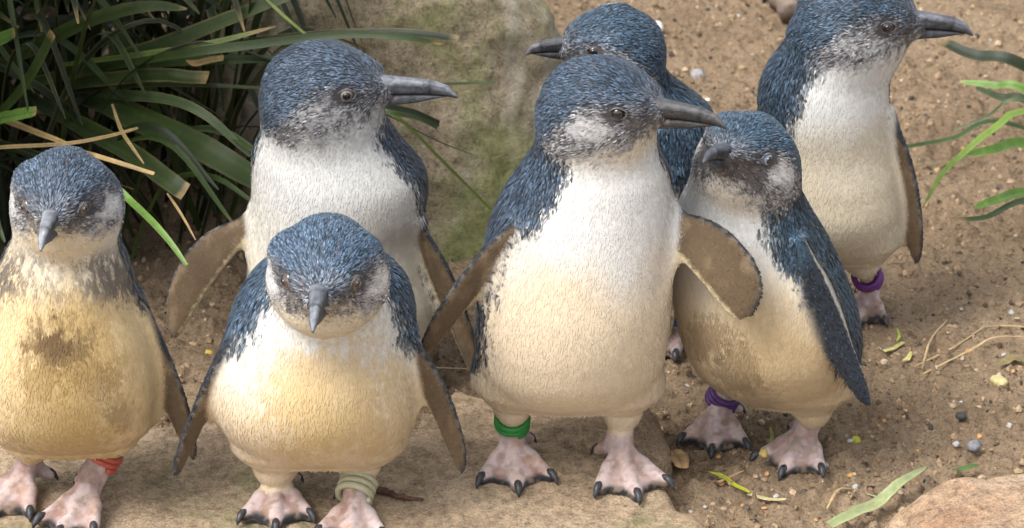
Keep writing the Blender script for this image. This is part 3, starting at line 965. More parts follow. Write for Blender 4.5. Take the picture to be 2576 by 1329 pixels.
MUD = (.10, .056, .022); MUD2 = (.42, .28, .10); MUD3 = (.16, .10, .05)
PENGUINS = [
    # P1: mottled neck, brown stained breast
    dict(label='penguin with mottled neck and brown mud stain on its breast', y=-.05, zg=SLAB_Z, yaw=-4,
         rows=[(500, 62, 270, -.005), (600, 30, 298, 0), (660, 0, 322, 0), (740, -30, 345, 0), (850, -52, 380, -.004), (950, -58, 394, -.006), (1040, -45, 383, -.004), (1085, -20, 362, 0, .86), (1112, 5, 335, 0, .84)],
         capb=.014, head=dict(px=(163, 497), dy=-.010, yaw=-5, pitch=-3, s=.92, beak=.038),
         ha=([0, .45, .62, .74, 1], [100, 100, 84, 82, 84]), neckblend=(-.006, .008), cheekwhite=1.0, eyefront=True, eyer=.0064, throatcream=.75,
         cream=(.95, .60), creamamt=1.0, creamtint=np.array([.98, .92, .80]), throat=.003, iris=M_IRIS_BROWN,
         mottle=(.190, .222, .9), beakcol=(.11, .115, .125), lore=.8,
         stains=[(190, 880, 135, 35, MUD2, .75), (140, 880, 92, 60, MUD, .95), (110, 965, 50, 70, MUD3, .55), (240, 960, 55, 80, MUD3, .5), (150, 1040, 150, 40, MUD2, .6), (300, 1040, 40, 90, MUD3, .45), (200, 1110, 90, 60, MUD2, .5)],
         feet=[dict(px=(78, 1222), yaw=-24, hip=(78, 1130), inner=1, s=1.02), dict(px=(238, 1258), yaw=-18, hip=(275, 1120), inner=-1, s=1.08, spread=24)],
         bands=[dict(foot=1, t=.60, turns=2.2, r=.0118, tr=.0022, mat=band_mat('salmon silicone', (.42, .085, .055)), label='salmon red coiled leg band', tilt=(.05, .1, 0))],
         flippers=[dict(S=(330, 748), T=(488, 1155), Sy=.0, Ty=-.005, w=.021, rot=38, lead=(1, -.3), bow=.003),
                   dict(S=(-20, 770), T=(-120, 1120), Sy=.0, Ty=0, w=.026, rot=-30, lead=(-1, -.3), bow=.003)]),
    # P2: hunched, face on
    dict(label='hunched penguin facing forward with pale olive leg band', y=-.055, zg=SLAB_Z, yaw=4,
         rows=[(640, 700, 950, .005), (690, 640, 1008, .005), (760, 594, 1040, .005), (850, 566, 1040, 0), (920, 542, 1044, -.004), (985, 533, 1050, -.006), (1060, 553, 1040, -.004), (1110, 588, 1018, -.002), (1140, 612, 992, 0, .86)],
         capb=.012, capt=.012, head=dict(px=(822, 684), dy=-.050, yaw=-3, pitch=-1, s=1.06, beak=.037),
         ha=([0, .45, .56, .66, .8, 1], [112, 112, 78, 56, 52, 50]), neckblend=(-.004, .010), cream=(.70, .35), creamamt=.78, creamtint=np.array([1.02, .95, .86]), bluetint=np.array([1.12, 1.25, 1.3]),
         eyefront=True, eyer=.0064, throatcream=.65, throat=.001, cheekwhite=1.3, iris=M_IRIS_BROWN, lore=.7, beakcol=(.075, .08, .09),
         stains=[(830, 985, 190, 30, (.52, .35, .12), .65), (800, 960, 60, 60, (.42, .29, .12), .25)],
         feet=[dict(px=(700, 1242), yaw=2, hip=(693, 1190), inner=1, s=1.0, tend=.017), dict(px=(897, 1286), yaw=-4, hip=(905, 1184), inner=-1, s=.95, tend=.016)],
         bands=[dict(foot=1, t=.02, turns=3.2, r=.0118, tr=.0026, mat=band_mat('olive silicone', (.42, .40, .26)), label='pale olive coiled leg band', tilt=(.15, 0, 0))],
         flippers=[dict(S=(612, 800), T=(440, 1196), Sy=-.018, Ty=-.02, w=.020, rot=-58, lead=(-1, -.2), bow=.003),
                   dict(S=(1022, 840), T=(1164, 1190), Sy=-.012, Ty=-.02, w=.0195, rot=36, lead=(1, -.3), bow=.005)]),
    # P3: tall, white breast, pale eye
    dict(label='tall white breasted penguin with pale eye spreading a flipper below the strappy leaves', y=.15, zg=0.0, yaw=-10,
         rows=[(240, 710, 930, .005), (310, 668, 975, .005), (370, 640, 1018, .008), (430, 634, 1066, .010), (500, 632, 1072, .010), (580, 628, 1048, .008), (660, 622, 1062, .004), (760, 622, 1094, 0), (830, 635, 1092, 0), (880, 660, 1065, 0), (905, 690, 1035, 0)],
         capb=.016, head=dict(px=(804, 230), dy=-.004, yaw=80, pitch=0, s=1.05, beak=.052),
         ha=([0, .45, .60, .68, .80, 1], [94, 92, 84, 76, 68, 64]), cream=(.78, .35), creamamt=.55, creamtint=np.array([.98, 1.02, 1.0]),
         neckblend=(-.004, .006), throatcream=.02, throat=.002, cheekwhite=.22, capshift=.000, iris=M_IRIS_PALE, lore=.25, beakcol=(.08, .084, .096),
         feet=[dict(px=(760, 945), yaw=-6, hip=(760, 880), inner=1), dict(px=(965, 945), yaw=6, hip=(965, 880), inner=-1)],
         flippers=[dict(S=(650, 545), T=(432, 848), Sy=.0, Ty=-.03, w=.030, rot=8, lead=(-.7, -.7), bow=.013, curl=.006),
                   dict(S=(1050, 560), T=(1198, 948), Sy=-.008, Ty=-.02, w=.021, rot=40, lead=(1, -.4), bow=.004)]),
    # P4: centre, upright
    dict(label='upright penguin with dark eye and green leg band beside the sandstone block', y=0.0, zg=SLAB_Z, yaw=24,
         rows=[(290, 1390, 1620, 0), (360, 1352, 1652, 0), (420, 1312, 1680, .002), (480, 1272, 1691, .004), (550, 1238, 1696, .004), (650, 1214, 1694, 0), (750, 1203, 1690, -.004), (850, 1198, 1680, -.006), (930, 1208, 1664, -.006), (980, 1230, 1640, -.004), (1008, 1252, 1612, 0, .85)],
         capb=.010, head=dict(px=(1502, 268), dy=-.008, yaw=66, pitch=-1, s=.98, beak=.050),
         ha=([0, .4, .55, .66, .78, 1], [92, 90, 82, 72, 60, 54]), cream=(.74, .42), creamamt=.76, creamtint=np.array([1.0, .95, .92]),
         bluetint=np.array([.72, .78, .82]), neckblend=(-.004, .008), throatcream=.55, throat=-.002, cheekwhite=.65, iris=M_IRIS_DARK, pup=.8, lore=.7, beakcol=(.038, .037, .038),
         feet=[dict(px=(1286, 1146), yaw=5, hip=(1290, 1035), inner=1, s=1.06), dict(px=(1556, 1166), yaw=12, hip=(1566, 1050), inner=-1, s=1.06)],
         bands=[dict(foot=0, t=.52, turns=2.2, r=.0112, tr=.0025, mat=band_mat('green silicone', (.02, .20, .035)), label='green coiled leg band')],
         flippers=[dict(S=(1300, 560), T=(1058, 895), Sy=-.03, Ty=-.03, w=.021, rot=-35, lead=(-1, -.5), bow=.002),
                   dict(S=(1650, 545), T=(1893, 790), Sy=.0, Ty=-.035, w=.040, rot=6, lead=(.7, -.7), bow=.011, curl=.006,
                        prof=[.40, .55, .80, .96, 1.0, .96, .78, .56, .10])]),
    # P5
    dict(label='penguin with cloudy blue eye looking sideways, purple leg band, on brown soil', y=.045, zg=0.0, yaw=-40,
         rows=[(400, 1780, 1975, -.004), (470, 1728, 2008, 0), (530, 1700, 2040, 0), (600, 1688, 2082, .002), (690, 1685, 2124, 0), (790, 1698, 2158, -.002), (870, 1720, 2166, -.004), (930, 1752, 2154, -.002), (975, 1800, 2134, .004), (1005, 1852, 2108, .008)],
         capb=.010, head=dict(px=(1880, 398), dy=-.012, yaw=-30, pitch=18, roll=-6, s=.91, beak=.036),
         ha=([0, .4, .55, .68, .80, 1], [92, 86, 74, 66, 60, 58]), cream=(.76, .40), creamamt=.95, creamtint=np.array([.86, .82, .76]), bluetint=np.array([.66, .88, .92]),
         neckblend=(-.004, .008), throatcream=.35, throat=-.009, cheekwhite=1.1, eyer=.0064, eyesink=.60, iris=M_IRIS_BLUE, lore=.95, loref=.0195, loreu=-.006, capshift=.001, beakcol=(.055, .06, .07),
         stains=[(1960, 880, 150, 30, (.42, .29, .13), .4), (1790, 850, 62, 70, MUD3, .6), (1850, 930, 75, 70, MUD, .55), (1910, 1000, 60, 80, MUD3, .3)],
         feet=[dict(px=(1812, 1062), yaw=-10, hip=(1850, 950), hdy=.050, inner=1, s=1.0), dict(px=(2032, 1118), yaw=-24, hip=(2045, 1045), inner=-1, s=1.04)],
         bands=[dict(foot=0, t=.14, turns=3.2, r=.0112, tr=.0023, mat=band_mat('deep purple silicone', (.085, .03, .13)), label='deep purple coiled leg band')],
         tail=None,
         flippers=[dict(S=(2008, 600), T=(2187, 1022), Sy=-.036, Ty=-.056, w=.021, rot=150, lead=(-1, .2), bow=.004)]),
    # P6
    dict(label='penguin with beak turned sideways and bright purple leg band near the grass tuft', y=.245, zg=0.0, yaw=30,
         rows=[(95, 1995, 2255, 0), (150, 1945, 2245, 0), (210, 1914, 2236, 0), (270, 1908, 2236, 0), (360, 1920, 2240, 0), (450, 1930, 2258, -.002), (530, 1938, 2264, -.004), (590, 1955, 2250, -.002), (625, 1975, 2228, 0), (645, 1995, 2205, 0)],
         capb=.010, head=dict(px=(2142, 52), dy=-.004, yaw=82, pitch=-6, s=1.04, beak=.042),
         ha=([0, .45, .6, .72, .84, 1], [92, 88, 76, 64, 54, 50]), cream=(.80, .42), creamamt=.7, creamtint=np.array([.88, .88, .84]),
         bluetint=np.array([.66, .76, .80]), neckblend=(-.004, .008), throatcream=.10, throat=.000, cheekwhite=.15, iris=M_IRIS_DARK, lore=.7, beakcol=(.055, .058, .068),
         feet=[dict(px=(2190, 764), yaw=-20, hip=(2172, 672), inner=-1, s=.85), dict(px=(2050, 755), yaw=0, hip=(2050, 655), inner=1)],
         bands=[dict(foot=0, t=.52, turns=3.2, r=.0106, tr=.0024, mat=band_mat('bright purple silicone', (.14, .035, .20)), label='bright purple coiled leg band')],
         flippers=[dict(S=(2236, 285), T=(2306, 662), Sy=-.005, Ty=-.01, w=.021, rot=42, lead=(1, -.3), bow=.005),
                   dict(S=(1935, 330), T=(1890, 650), Sy=.01, Ty=.02, w=.03, rot=-40, lead=(-1, -.3), bow=.003)]),
    # P7
    dict(label='blue backed penguin turned away with blue leg band beside the mossy boulder', y=.215, zg=0.0, yaw=-125,
         rows=[(95, 1460, 1625, 0), (150, 1470, 1645, 0), (210, 1490, 1705, 0), (270, 1495, 1780, 0), (340, 1500, 1812, 0), (450, 1510, 1820, 0), (560, 1520, 1815, 0), (660, 1535, 1800, 0), (730, 1560, 1780, 0), (765, 1590, 1750, 0)],
         capb=.012, head=dict(px=(1552, 118), dy=-.01, yaw=-82, pitch=-4, s=.83, beak=.037),
         ha=([0, .6, .8, 1], [70, 66, 58, 54]), neckblend=(-.004, .008), cheekwhite=.6, throat=-.004, iris=M_IRIS_DARK, beakcol=(.045, .045, .05),
         bluetint=np.array([.78, .95, 1.0]),
         feet=[dict(px=(1716, 840), yaw=-40, hip=(1706, 765), inner=1), dict(px=(1600, 830), yaw=-45, hip=(1610, 760), inner=-1)],
         bands=[dict(foot=0, t=.25, turns=2.2, r=.0118, tr=.0028, mat=band_mat('blue silicone', (.01, .12, .36)), label='blue coiled leg band')],
         flippers=[dict(S=(1688, 430), T=(1672, 862), Sy=-.037, Ty=-.062, w=.026, rot=20, lead=(-1, 0), bow=.004)]),
]
for sp in PENGUINS:
    penguin(sp)

# ------------------------------------------------------------------ strappy plants
def leaf_mat(name, c1, c2, c3, rough=.45):
    m, nt, N, L, b = nodes_of(name)
    at = N.new('ShaderNodeAttribute'); at.attribute_name = 'Col'
    n1 = noise_node(nt, 30, 4, .6)
    n2 = noise_node(nt, 260, 3, .7)
    v = ramp(nt, n1, [(.3, (.68, .72, .66)), (.7, (1.25, 1.2, 1.15))])
    v2 = ramp(nt, n2, [(.3, (.85, .85, .85)), (.7, (1.12, 1.12, 1.12))])
    c = mix(nt, 1.0, mix(nt, 1.0, at.outputs['Color'], v, 'MULTIPLY'), v2, 'MULTIPLY')
    L.new(c, b.inputs['Base Color'])
    setv(b, Roughness=.5, Specular_IOR_Level=.3)
    bump(nt, b, n2, .2, .0005)
    return m
M_LEAF = leaf_mat('strappy leaf', 0, 0, 0)
LG = {'g': (.030, .050, .010), 'd': (.012, .021, .005), 'b': (.10, .19, .035), 'l': (.20, .30, .06), 'u': (.050, .078, .032), 't': (.36, .25, .11), 's': (.23, .16, .07), 'y': (.17, .22, .06)}  # g and d: dark greens deepened to carry the clump's shade
def leaf(pts, width, colr, parent, O, tipbrown=.0, fold=.25, roll=0.0, taper0=.6, taper1=.25, face=None, cut=False, name='leaf', mat=None):
    pts = np.asarray(pts, float)
    n = len(pts)
    t0 = np.linspace(0, 1, n); m = 18
    t = np.linspace(0, 1, m)
    path = np.stack([hermite(t, t0, pts[:, i]) for i in range(3)], 1) if n > 2 else pts[0] + (pts[-1] - pts[0]) * t[:, None]
    T = np.gradient(path, axis=0); T /= np.linalg.norm(T, axis=1)[:, None]
    if face is None: face = np.array([0, -.75, .75])
    LX = (1, .68, .34, .0, -.34, -.68, -1)
    rib = rng.uniform(.78, 1.22, 7); rib[3] *= .8; rib2 = rng.uniform(.7, 1.5, 7); edgeb = rng.choice([0, .12, .3])
    wav = np.convolve(rng.normal(0, .07, m + 4), np.ones(5) / 2.2, 'valid')[:m]
    vs = []; cs = []; c0 = np.array(LG[colr] if isinstance(colr, str) else colr)
    tan = np.array([.30, .205, .09])
    for i in range(m):
        nn = nrm(face - T[i] * (face @ T[i]))
        sd_ = np.cross(T[i], nn)
        a = R(roll) * (1 - .5 * t[i])
        nn, sd_ = nn * math.cos(a) + sd_ * math.sin(a), sd_ * math.cos(a) - nn * math.sin(a)
        prof = np.interp(t[i], [0, .3, .7, .92, 1], [taper0, 1, 1 - .25 * (1 - taper1), .45 + .5 * taper1, taper1])
        h = width / 2 * prof
        jag = (rng.uniform(-.12, .12) * width) if (cut and i == m - 1) else 0
        p = path[i]
        dn = fold * h * .55; th = max(.0005, .04 * h)
        if i: p = p + nn * wav[i] * width
        top = [p + sd_ * h * e_ - nn * dn * (1 - abs(e_)) + T[i] * jag * e_ for e_ in LX]
        vs += top + [x - nn * th * (.3 if q_ in (0, 6) else 1) for q_, x in enumerate(top)]
        k = np.clip((t[i] - (1 - tipbrown)) / max(.05, tipbrown * .4), 0, 1) if tipbrown > 0 else 0
        blot = float(rng.uniform(.9, 1.1))
        for q_ in range(14):
            kk = np.clip(k * rib2[q_ % 7] + edgeb * (q_ % 7 in (0, 6)), 0, 1)
            cs.append((c0 * (1 - kk) + tan * kk) * rib[q_ % 7] * blot)
    fs = []
    for i in range(m - 1):
        x, y = i * 14, (i + 1) * 14
        for j in range(6):
            fs += [(x + j, x + j + 1, y + j + 1, y + j), (x + 8 + j, x + 7 + j, y + 7 + j, y + 8 + j)]
        fs += [(x + 7, x, y, y + 7), (x + 6, x + 13, y + 13, y + 6)]
    e = (m - 1) * 14
    for j in range(6):
        fs += [(j, j + 7, j + 8, j + 1), (e + j, e + j + 1, e + j + 8, e + j + 7)]
    o = make_mesh(name, vs, fs, mat or M_LEAF, parent, np.array(cs), origin=O)
    nf_ = len(fs); sm = np.ones(nf_, bool); sm[-12:] = False
    o.data.polygons.foreach_set('use_smooth', sm)
    ek = o.data.attributes.new('sharp_edge', 'BOOLEAN', 'EDGE')
    ev = np.empty(len(o.data.edges) * 2, np.int32); o.data.edges.foreach_get('vertices', ev); ev = ev.reshape(-1, 2)
    ek.data.foreach_set('value', (np.abs(ev[:, 0] - ev[:, 1]) == 14) & np.isin(ev[:, 0] % 14, (0, 6, 7, 13)))
    return o

PO = np.array([-.40, .42, 0.0])
plant = empty('strappy_plant', PO)
tag(plant, 'dense clump of dark green strappy leaves beside the boulder', 'plant')
def pleaf(pp, wpx, colr, **k):
    pts = [V(x, y, d) for x, y, d in pp]
    w = wpx * mpp(pts[len(pts) // 2])
    return leaf(pts, w, colr, plant, PO, **k)
pleaf([(-60, 330, .32), (20, 262, .28), (75, 190, .26), (132, 84, .25)], 30, 'g', tipbrown=.04, taper1=.75, cut=True)
pleaf([(-90, 320, .30), (0, 300, .27), (50, 287, .25), (92, 280, .24)], 36, 'b', tipbrown=.08, taper1=.7, cut=True)
pleaf([(-120, 130, .30), (-40, 112, .27), (35, 82, .25)], 42, 'b', tipbrown=.05, taper1=.7, cut=True)
pleaf([(-80, 190, .40), (60, 130, .37), (220, 52, .35), (367, 16, .34), (470, 24, .34)], 44, 'g', tipbrown=.06, taper1=.1)
pleaf([(-60, 160, .42), (120, 60, .42), (250, 50, .42)], 34, 'd')
pleaf([(60, 215, .40), (367, 125, .37), (575, 45, .36), (760, -20, .36)], 46, 'g')
pleaf([(140, 165, .40), (420, 128, .34), (560, 102, .33), (694, 66, .33)], 19, 'y', tipbrown=.2, taper1=.1)
pleaf([(180, 190, .40), (430, 140, .32), (640, 112, .30), (850, 88, .29), (1000, 92, .28), (1112, 110, .28)], 25, 'g', tipbrown=.04, taper1=.2, roll=10)
pleaf([(420, 130, .40), (800, 88, .34), (1000, 82, .32), (1153, 98, .31)], 27, 'd', tipbrown=.03, taper1=.6, roll=-15)
pleaf([(120, 190, .42), (300, 165, .38), (560, 150, .34), (760, 148, .33)], 30, 'g')
pleaf([(60, 230, .42), (250, 200, .36), (400, 188, .34), (522, 195, .33)], 38, 'g', tipbrown=.07, taper1=.9, cut=True)
pleaf([(120, 240, .42), (325, 216, .36), (500, 214, .34), (690, 222, .33)], 14, 'g', fold=.5)
pleaf([(-60, 380, .24), (0, 371, .22), (160, 362, .20), (260, 345, .19), (346, 322, .18)], 11, 's', taper1=.6, fold=.6)
pleaf([(180, 375, .22), (262, 398, .19), (388, 438, .17)], 13, 't', taper1=.7, fold=.5)
pleaf([(282, 262, .30), (304, 325, .26), (332, 370, .24), (362, 412, .23)], 10, 't', fold=.5)
pleaf([(200, 240, .40), (310, 280, .34), (450, 340, .29), (560, 400, .26), (650, 452, .25)], 78, 'g', roll=-12, taper1=.7)
pleaf([(180, 220, .42), (285, 236, .36), (420, 250, .31), (520, 292, .28), (630, 392, .26)], 30, 'u', roll=15, taper1=.3)
pleaf([(60, 240, .42), (200, 310, .33), (330, 385, .27), (425, 455, .23), (466, 482, .22)], 52, 'g', tipbrown=.09, taper1=.9, cut=True)
pleaf([(40, 370, .38), (180, 410, .27), (286, 470, .175), (320, 498, .16), (385, 560, .12), (430, 612, .10), (470, 668, .085)], 20, 'b', taper1=.4, taper0=.5)
pleaf([(420, 486, .20), (445, 522, .18), (468, 560, .17), (492, 604, .16)], 7, 't', fold=.5)
pleaf([(-20, 290, .30), (60, 320, .27), (165, 360, .24)], 18, 't', taper1=.5)
pleaf([(660, -10, .36), (720, 45, .34), (800, 112, .31)], 9, 'y', fold=.5)
pleaf([(690, 150, .38), (850, 200, .33), (985, 285, .29), (1040, 330, .29), (1110, 402, .31), (1240, 532, .34)], 10, 'y', fold=.6, taper1=.8)
pleaf([(720, 170, .38), (870, 240, .33), (995, 300, .31), (1090, 350, .33), (1188, 389, .35)], 4, 'g', fold=.5)
pleaf([(700, 170, .37), (840, 215, .31), (960, 262, .28), (1040, 282, .29), (1106, 312, .30)], 20, 'd', taper1=.9, cut=True)
pleaf([(710, 190, .37), (850, 240, .31), (970, 280, .27), (1050, 298, .28), (1100, 322, .29)], 12, 'g', taper1=.9)
pleaf([(720, 160, .37), (900, 200, .32), (1080, 212, .31), (1160, 210, .31), (1247, 208, .31)], 8, 'g', taper1=.8)
pleaf([(468, 152, .345), (490, 158, .338), (530, 150, .335), (562, 146, .332)], 18, 't', fold=.6, taper0=.2, taper1=.9, cut=True)
pleaf([(40, 20, .5), (80, 40, .46), (130, 30, .44), (110, 90, .43)], 30, (.10, .05, .03))
pleaf([(-20, 470, .2), (-5, 560, .2), (12, 610, .19)], 14, 'g')
# the body of the clump: leaves springing from crowded bases, arching out, over and beyond the frame
for i in range(360):
    bx = rng.uniform(-.75, -.24); by_ = rng.uniform(.34, .78)
    az = rng.uniform(-1.15, 1.5) if i % 3 else rng.uniform(1.5, 5.1)
    Lg = rng.uniform(.25, .55)
    if az < 1.5:
        Lg = min(Lg, .22 + .25 * rng.random())
    hgt = rng.uniform(.10, .34)
    dx, dy_ = math.cos(az - .4), math.sin(az - .4)
    if i % 3: dx, dy_ = abs(dx) * .9 + .1, dy_ * .7
    reach = Lg * rng.uniform(.5, .8)
    if bx + dx * reach > -.10: reach = max(.08, (-.12 - bx) / max(dx, .2))
    pts = [np.array([bx, by_, 0.0]), np.array([bx + dx * reach * .3, by_ + dy_ * reach * .3, hgt * .75]),
           np.array([bx + dx * reach * .65, by_ + dy_ * reach * .65, hgt]), np.array([bx + dx * reach, by_ + dy_ * reach, hgt * rng.uniform(.55, .95)])]
    if pts[3][1] < .18: continue
    leaf(pts, rng.uniform(.005, .011), ['g', 'd', 'd', 'd', 'd', 'g'][i % 6], plant, PO, tipbrown=rng.choice([0, 0, .03, .05]), roll=rng.uniform(-50, 50), taper1=.15, face=np.array([0, -.3, 1.0]))

for i in range(170):         # tall outer leaves, added out of view to shade the clump
    bx = rng.uniform(-.95, -.52); by_ = rng.uniform(.12, .70)
    hgt = rng.uniform(.42, .70); rc = rng.uniform(.15, .50)
    az = rng.uniform(-.7, .8)
    dx, dy_ = math.cos(az), math.sin(az)
    b0 = np.array([bx, by_, 0.0])
    leaf([b0, b0 + np.array([dx * rc * .15, dy_ * rc * .15, hgt * .75]), b0 + np.array([dx * rc * .6, dy_ * rc * .6, hgt]), b0 + np.array([dx * rc, dy_ * rc, hgt * rng.uniform(.80, .95)])],
         rng.uniform(.012, .020), ['g', 'd', 'g', 'u'][i % 4], plant, PO, roll=rng.uniform(-40, 40), taper1=.15, face=np.array([0, -.3, 1.0]))
lv = [c for c in COL.objects if c.parent == plant]
rest = lv[290:]
jv, jf, jc, no = [], [], [], 0
for o in rest:
    me = o.data
    co_ = np.empty(len(me.vertices) * 3, np.float32); me.vertices.foreach_get('co', co_)
    cc_ = np.empty(len(me.vertices) * 4, np.float32); me.color_attributes['Col'].data.foreach_get('color', cc_)
    fi_ = np.empty(len(me.loops), np.int32); me.loops.foreach_get('vertex_index', fi_)
    jv.append(co_.reshape(-1, 3)); jc.append(cc_.reshape(-1, 4)[:, :3]); jf.append(fi_.reshape(-1, 4) + no)
    no += len(me.vertices)
    bpy.data.objects.remove(o, do_unlink=True)
if rest:
    oj = make_mesh('outer_leaves', np.concatenate(jv), np.concatenate(jf), M_LEAF, plant, np.concatenate(jc), False)  # leftover clump leaves joined with the added shading ones
    oj['kind'] = 'stuff'
TO = np.array([.60, .45, 0.0])
tuft = empty('grass_tuft', TO)
tag(tuft, 'bright green grass tuft reaching in over the sandy soil', 'plant')
def tleaf(pp, wpx, colr, **k):
    pts = [V(x, y, d) for x, y, d in pp]
    pts = [pts[i] for i in range(len(pts))] + [pts[-1] * .35 + np.array([.60, .45, .02]) * .65]
    w = wpx * mpp(pts[0])
    return leaf(pts[::-1], w, colr, tuft, TO, **k)
tleaf([(2376, 108, .50), (2450, 138, .48), (2590, 170, .46)], 32, 'd', taper1=.75, cut=True, tipbrown=.02)
tleaf([(2414, 205, .46), (2500, 214, .45), (2590, 230, .44)], 24, 'b', taper1=.2, tipbrown=.03)
tleaf([(2455, 222, .50), (2520, 245, .49), (2600, 260, .48)], 24, 'u', taper1=.3)
tleaf([(2278, 370, .38), (2400, 346, .40), (2530, 308, .42)], 13, 'u', taper1=.8)
tleaf([(2322, 522, .30), (2368, 440, .32), (2430, 380, .34), (2500, 325, .36), (2600, 285, .40)], 19, 'l', taper1=.08)
tleaf([(2428, 388, .36), (2500, 375, .37), (2600, 362, .40)], 30, 'b', taper1=.1)
tleaf([(2448, 524, .30), (2510, 502, .32), (2600, 482, .36)], 28, 'b', taper1=.25, tipbrown=.02)
tleaf([(2388, 550, .29), (2480, 546, .30), (2600, 500, .35)], 17, 'u', taper1=.05, tipbrown=.15)
tleaf([(2400, 328, .44), (2480, 296, .44), (2590, 252, .44)], 8, 'u', taper1=.5)
for i in range(40):
    az = rng.uniform(-1.2, 1.9); hgt = rng.uniform(.08, .3); rc = rng.uniform(.08, .3)
    dx, dy_ = math.cos(az), math.sin(az)
    b0 = TO + np.array([rng.uniform(-.03, .05), rng.uniform(-.05, .05), 0])
    leaf([b0, b0 + np.array([dx * rc * .3, dy_ * rc * .3, hgt * .8]), b0 + np.array([dx * rc * .7, dy_ * rc * .7, hgt]), b0 + np.array([dx * rc, dy_ * rc, hgt * .6])],
         rng.uniform(.004, .009), ['b', 'g', 'u', 'l'][i % 4], tuft, TO, roll=rng.uniform(-40, 40), taper1=.1, face=np.array([0, -.2, 1.0]))

# ------------------------------------------------------------------ litter on the soil
def on_soil(px, py, up=.0):
    p = G(px, py, 0.0)
    return np.array([p[0], p[1], soil_z(p[0], p[1]) + up])
def litter_leaf(pxs, wpx, colr, label, cat='leaf', name='fallen_leaf', up=.004, group=None, fold=.2, wave=0.0, **k):
    pts = []
    n = len(pxs)
    for i, (x, y) in enumerate(pxs):
        p = on_soil(x, y, up + wave * math.sin(i * 2.3 + .6))
        pts.append(p)
    pts = np.array(pts)
    c = pts.mean(axis=0)
    o = leaf(pts, wpx * mpp(c), colr, None, c, face=np.array([0, -.15, 1.0]), fold=fold, name=name, **k)
    o.location = tuple(c)
    return tag(o, label, cat, group)
litter_leaf([(2085, 1368), (2160, 1330), (2210, 1295), (2262, 1275), (2330, 1222)], 36, (.30, .34, .17), 'long pale green leaf lying against the pink sandstone rock', up=.014, wave=.003, taper0=.7, taper1=.08, roll=8)
litter_leaf([(1780, 1217), (1815, 1222), (1850, 1245), (1885, 1258)], 14, (.34, .36, .04), 'yellow green curled leaf blade on the soil', up=.007, taper0=.1, taper1=.5)
litter_leaf([(1880, 1256), (1930, 1272), (1975, 1290)], 13, (.50, .45, .25), 'pale straw stem piece continuing from the yellow green blade', 'straw', 'dry_stem', up=.006, taper1=.7)
litter_leaf([(1690, 1142), (1706, 1170), (1715, 1202)], 52, (.42, .27, .13), 'curled tan dry leaf beside the small sandstone block', up=.006, taper0=.55, taper1=.6, fold=.35, cut=True)
litter_leaf([(2395, 1212), (2430, 1200), (2462, 1192)], 17, (.07, .14, .04), 'small dark green leaf at the edge of the pink rock', up=.01, taper0=.2, taper1=.15)
litter_leaf([(2510, 938), (2540, 925), (2574, 925)], 24, (.22, .17, .08), 'greenish brown curled leaf near the pale oval seed', up=.006, taper0=.2, taper1=.2)
litter_leaf([(2225, 890), (2250, 872), (2273, 858)], 12, (.46, .42, .16), 'short yellow green stem piece on the brown soil', 'stem', 'stem_piece', up=.004, taper1=.9, taper0=.9)
litter_leaf([(2255, 865), (2262, 850), (2256, 838)], 8, (.30, .36, .05), 'tiny lime leaflet beside the short stem piece', up=.005, taper0=.3, taper1=.2)
litter_leaf([(2272, 912), (2284, 902), (2292, 890)], 15, (.52, .46, .18), 'little yellow husk on the brown soil', 'husk', 'seed_husk', up=.004, taper0=.2, taper1=.2)
litter_leaf([(1930, 1112), (1943, 1095), (1938, 1070)], 11, (.24, .26, .04), 'small olive green leaflet between the feet of the cloudy eyed penguin', up=.006, taper0=.2, taper1=.3)
litter_leaf([(2080, 1290), (2105, 1255), (2140, 1240)], 6, (.45, .33, .17), 'thin curved straw in front of the cloudy eyed penguin and its foot', 'straw', 'straw', up=.004, taper1=.6)
litter_leaf([(2150, 1243), (2210, 1256), (2265, 1250)], 5, (.30, .31, .18), 'thin grey green straw in front of the pink rock', 'straw', 'straw', up=.004, taper1=.4)
litter_leaf([(1780, 1240), (1800, 1232), (1870, 1222)], 7, (.45, .29, .16), 'reddish tan straw crossing under the yellow green blade', 'straw', 'straw', up=.003, taper1=.4)
litter_leaf([(2318, 940), (2340, 870), (2382, 815)], 5, (.42, .30, .17), 'upright thin tan straw arc on the soil', 'straw', 'straw', up=.005, taper1=.4)
litter_leaf([(2320, 955), (2440, 905), (2500, 880), (2590, 866)], 6, (.48, .34, .18), 'long tan straw running across the brown soil', 'straw', 'straw', up=.006, taper1=.4)
litter_leaf([(2300, 930), (2400, 880), (2480, 835)], 5, (.40, .28, .15), 'faint tan straw lying beside the long one', 'straw', 'straw', up=.004, taper1=.4)
litter_leaf([(2500, 845), (2540, 842), (2600, 846)], 6, (.44, .32, .18), 'short straight tan straw near the long one', 'straw', 'straw', up=.005, taper1=.6)
litter_leaf([(1040, 955), (1100, 950), (1190, 950)], 5, (.52, .38, .22), 'pale straw behind the hunched penguin', 'straw', 'straw', up=.006, taper1=.6)
litter_leaf([(2300, 430), (2380, 425), (2480, 405)], 8, (.16, .13, .06), 'dark weathered stem lying on sand behind the grass tuft', 'stem', 'dry_stem', up=.006, taper1=.4)
litter_leaf([(2440, 20), (2500, 22), (2576, 30)], 6, (.20, .15, .09), 'thin dark stem on the sand at the back', 'stem', 'dry_stem', up=.006, taper1=.4)

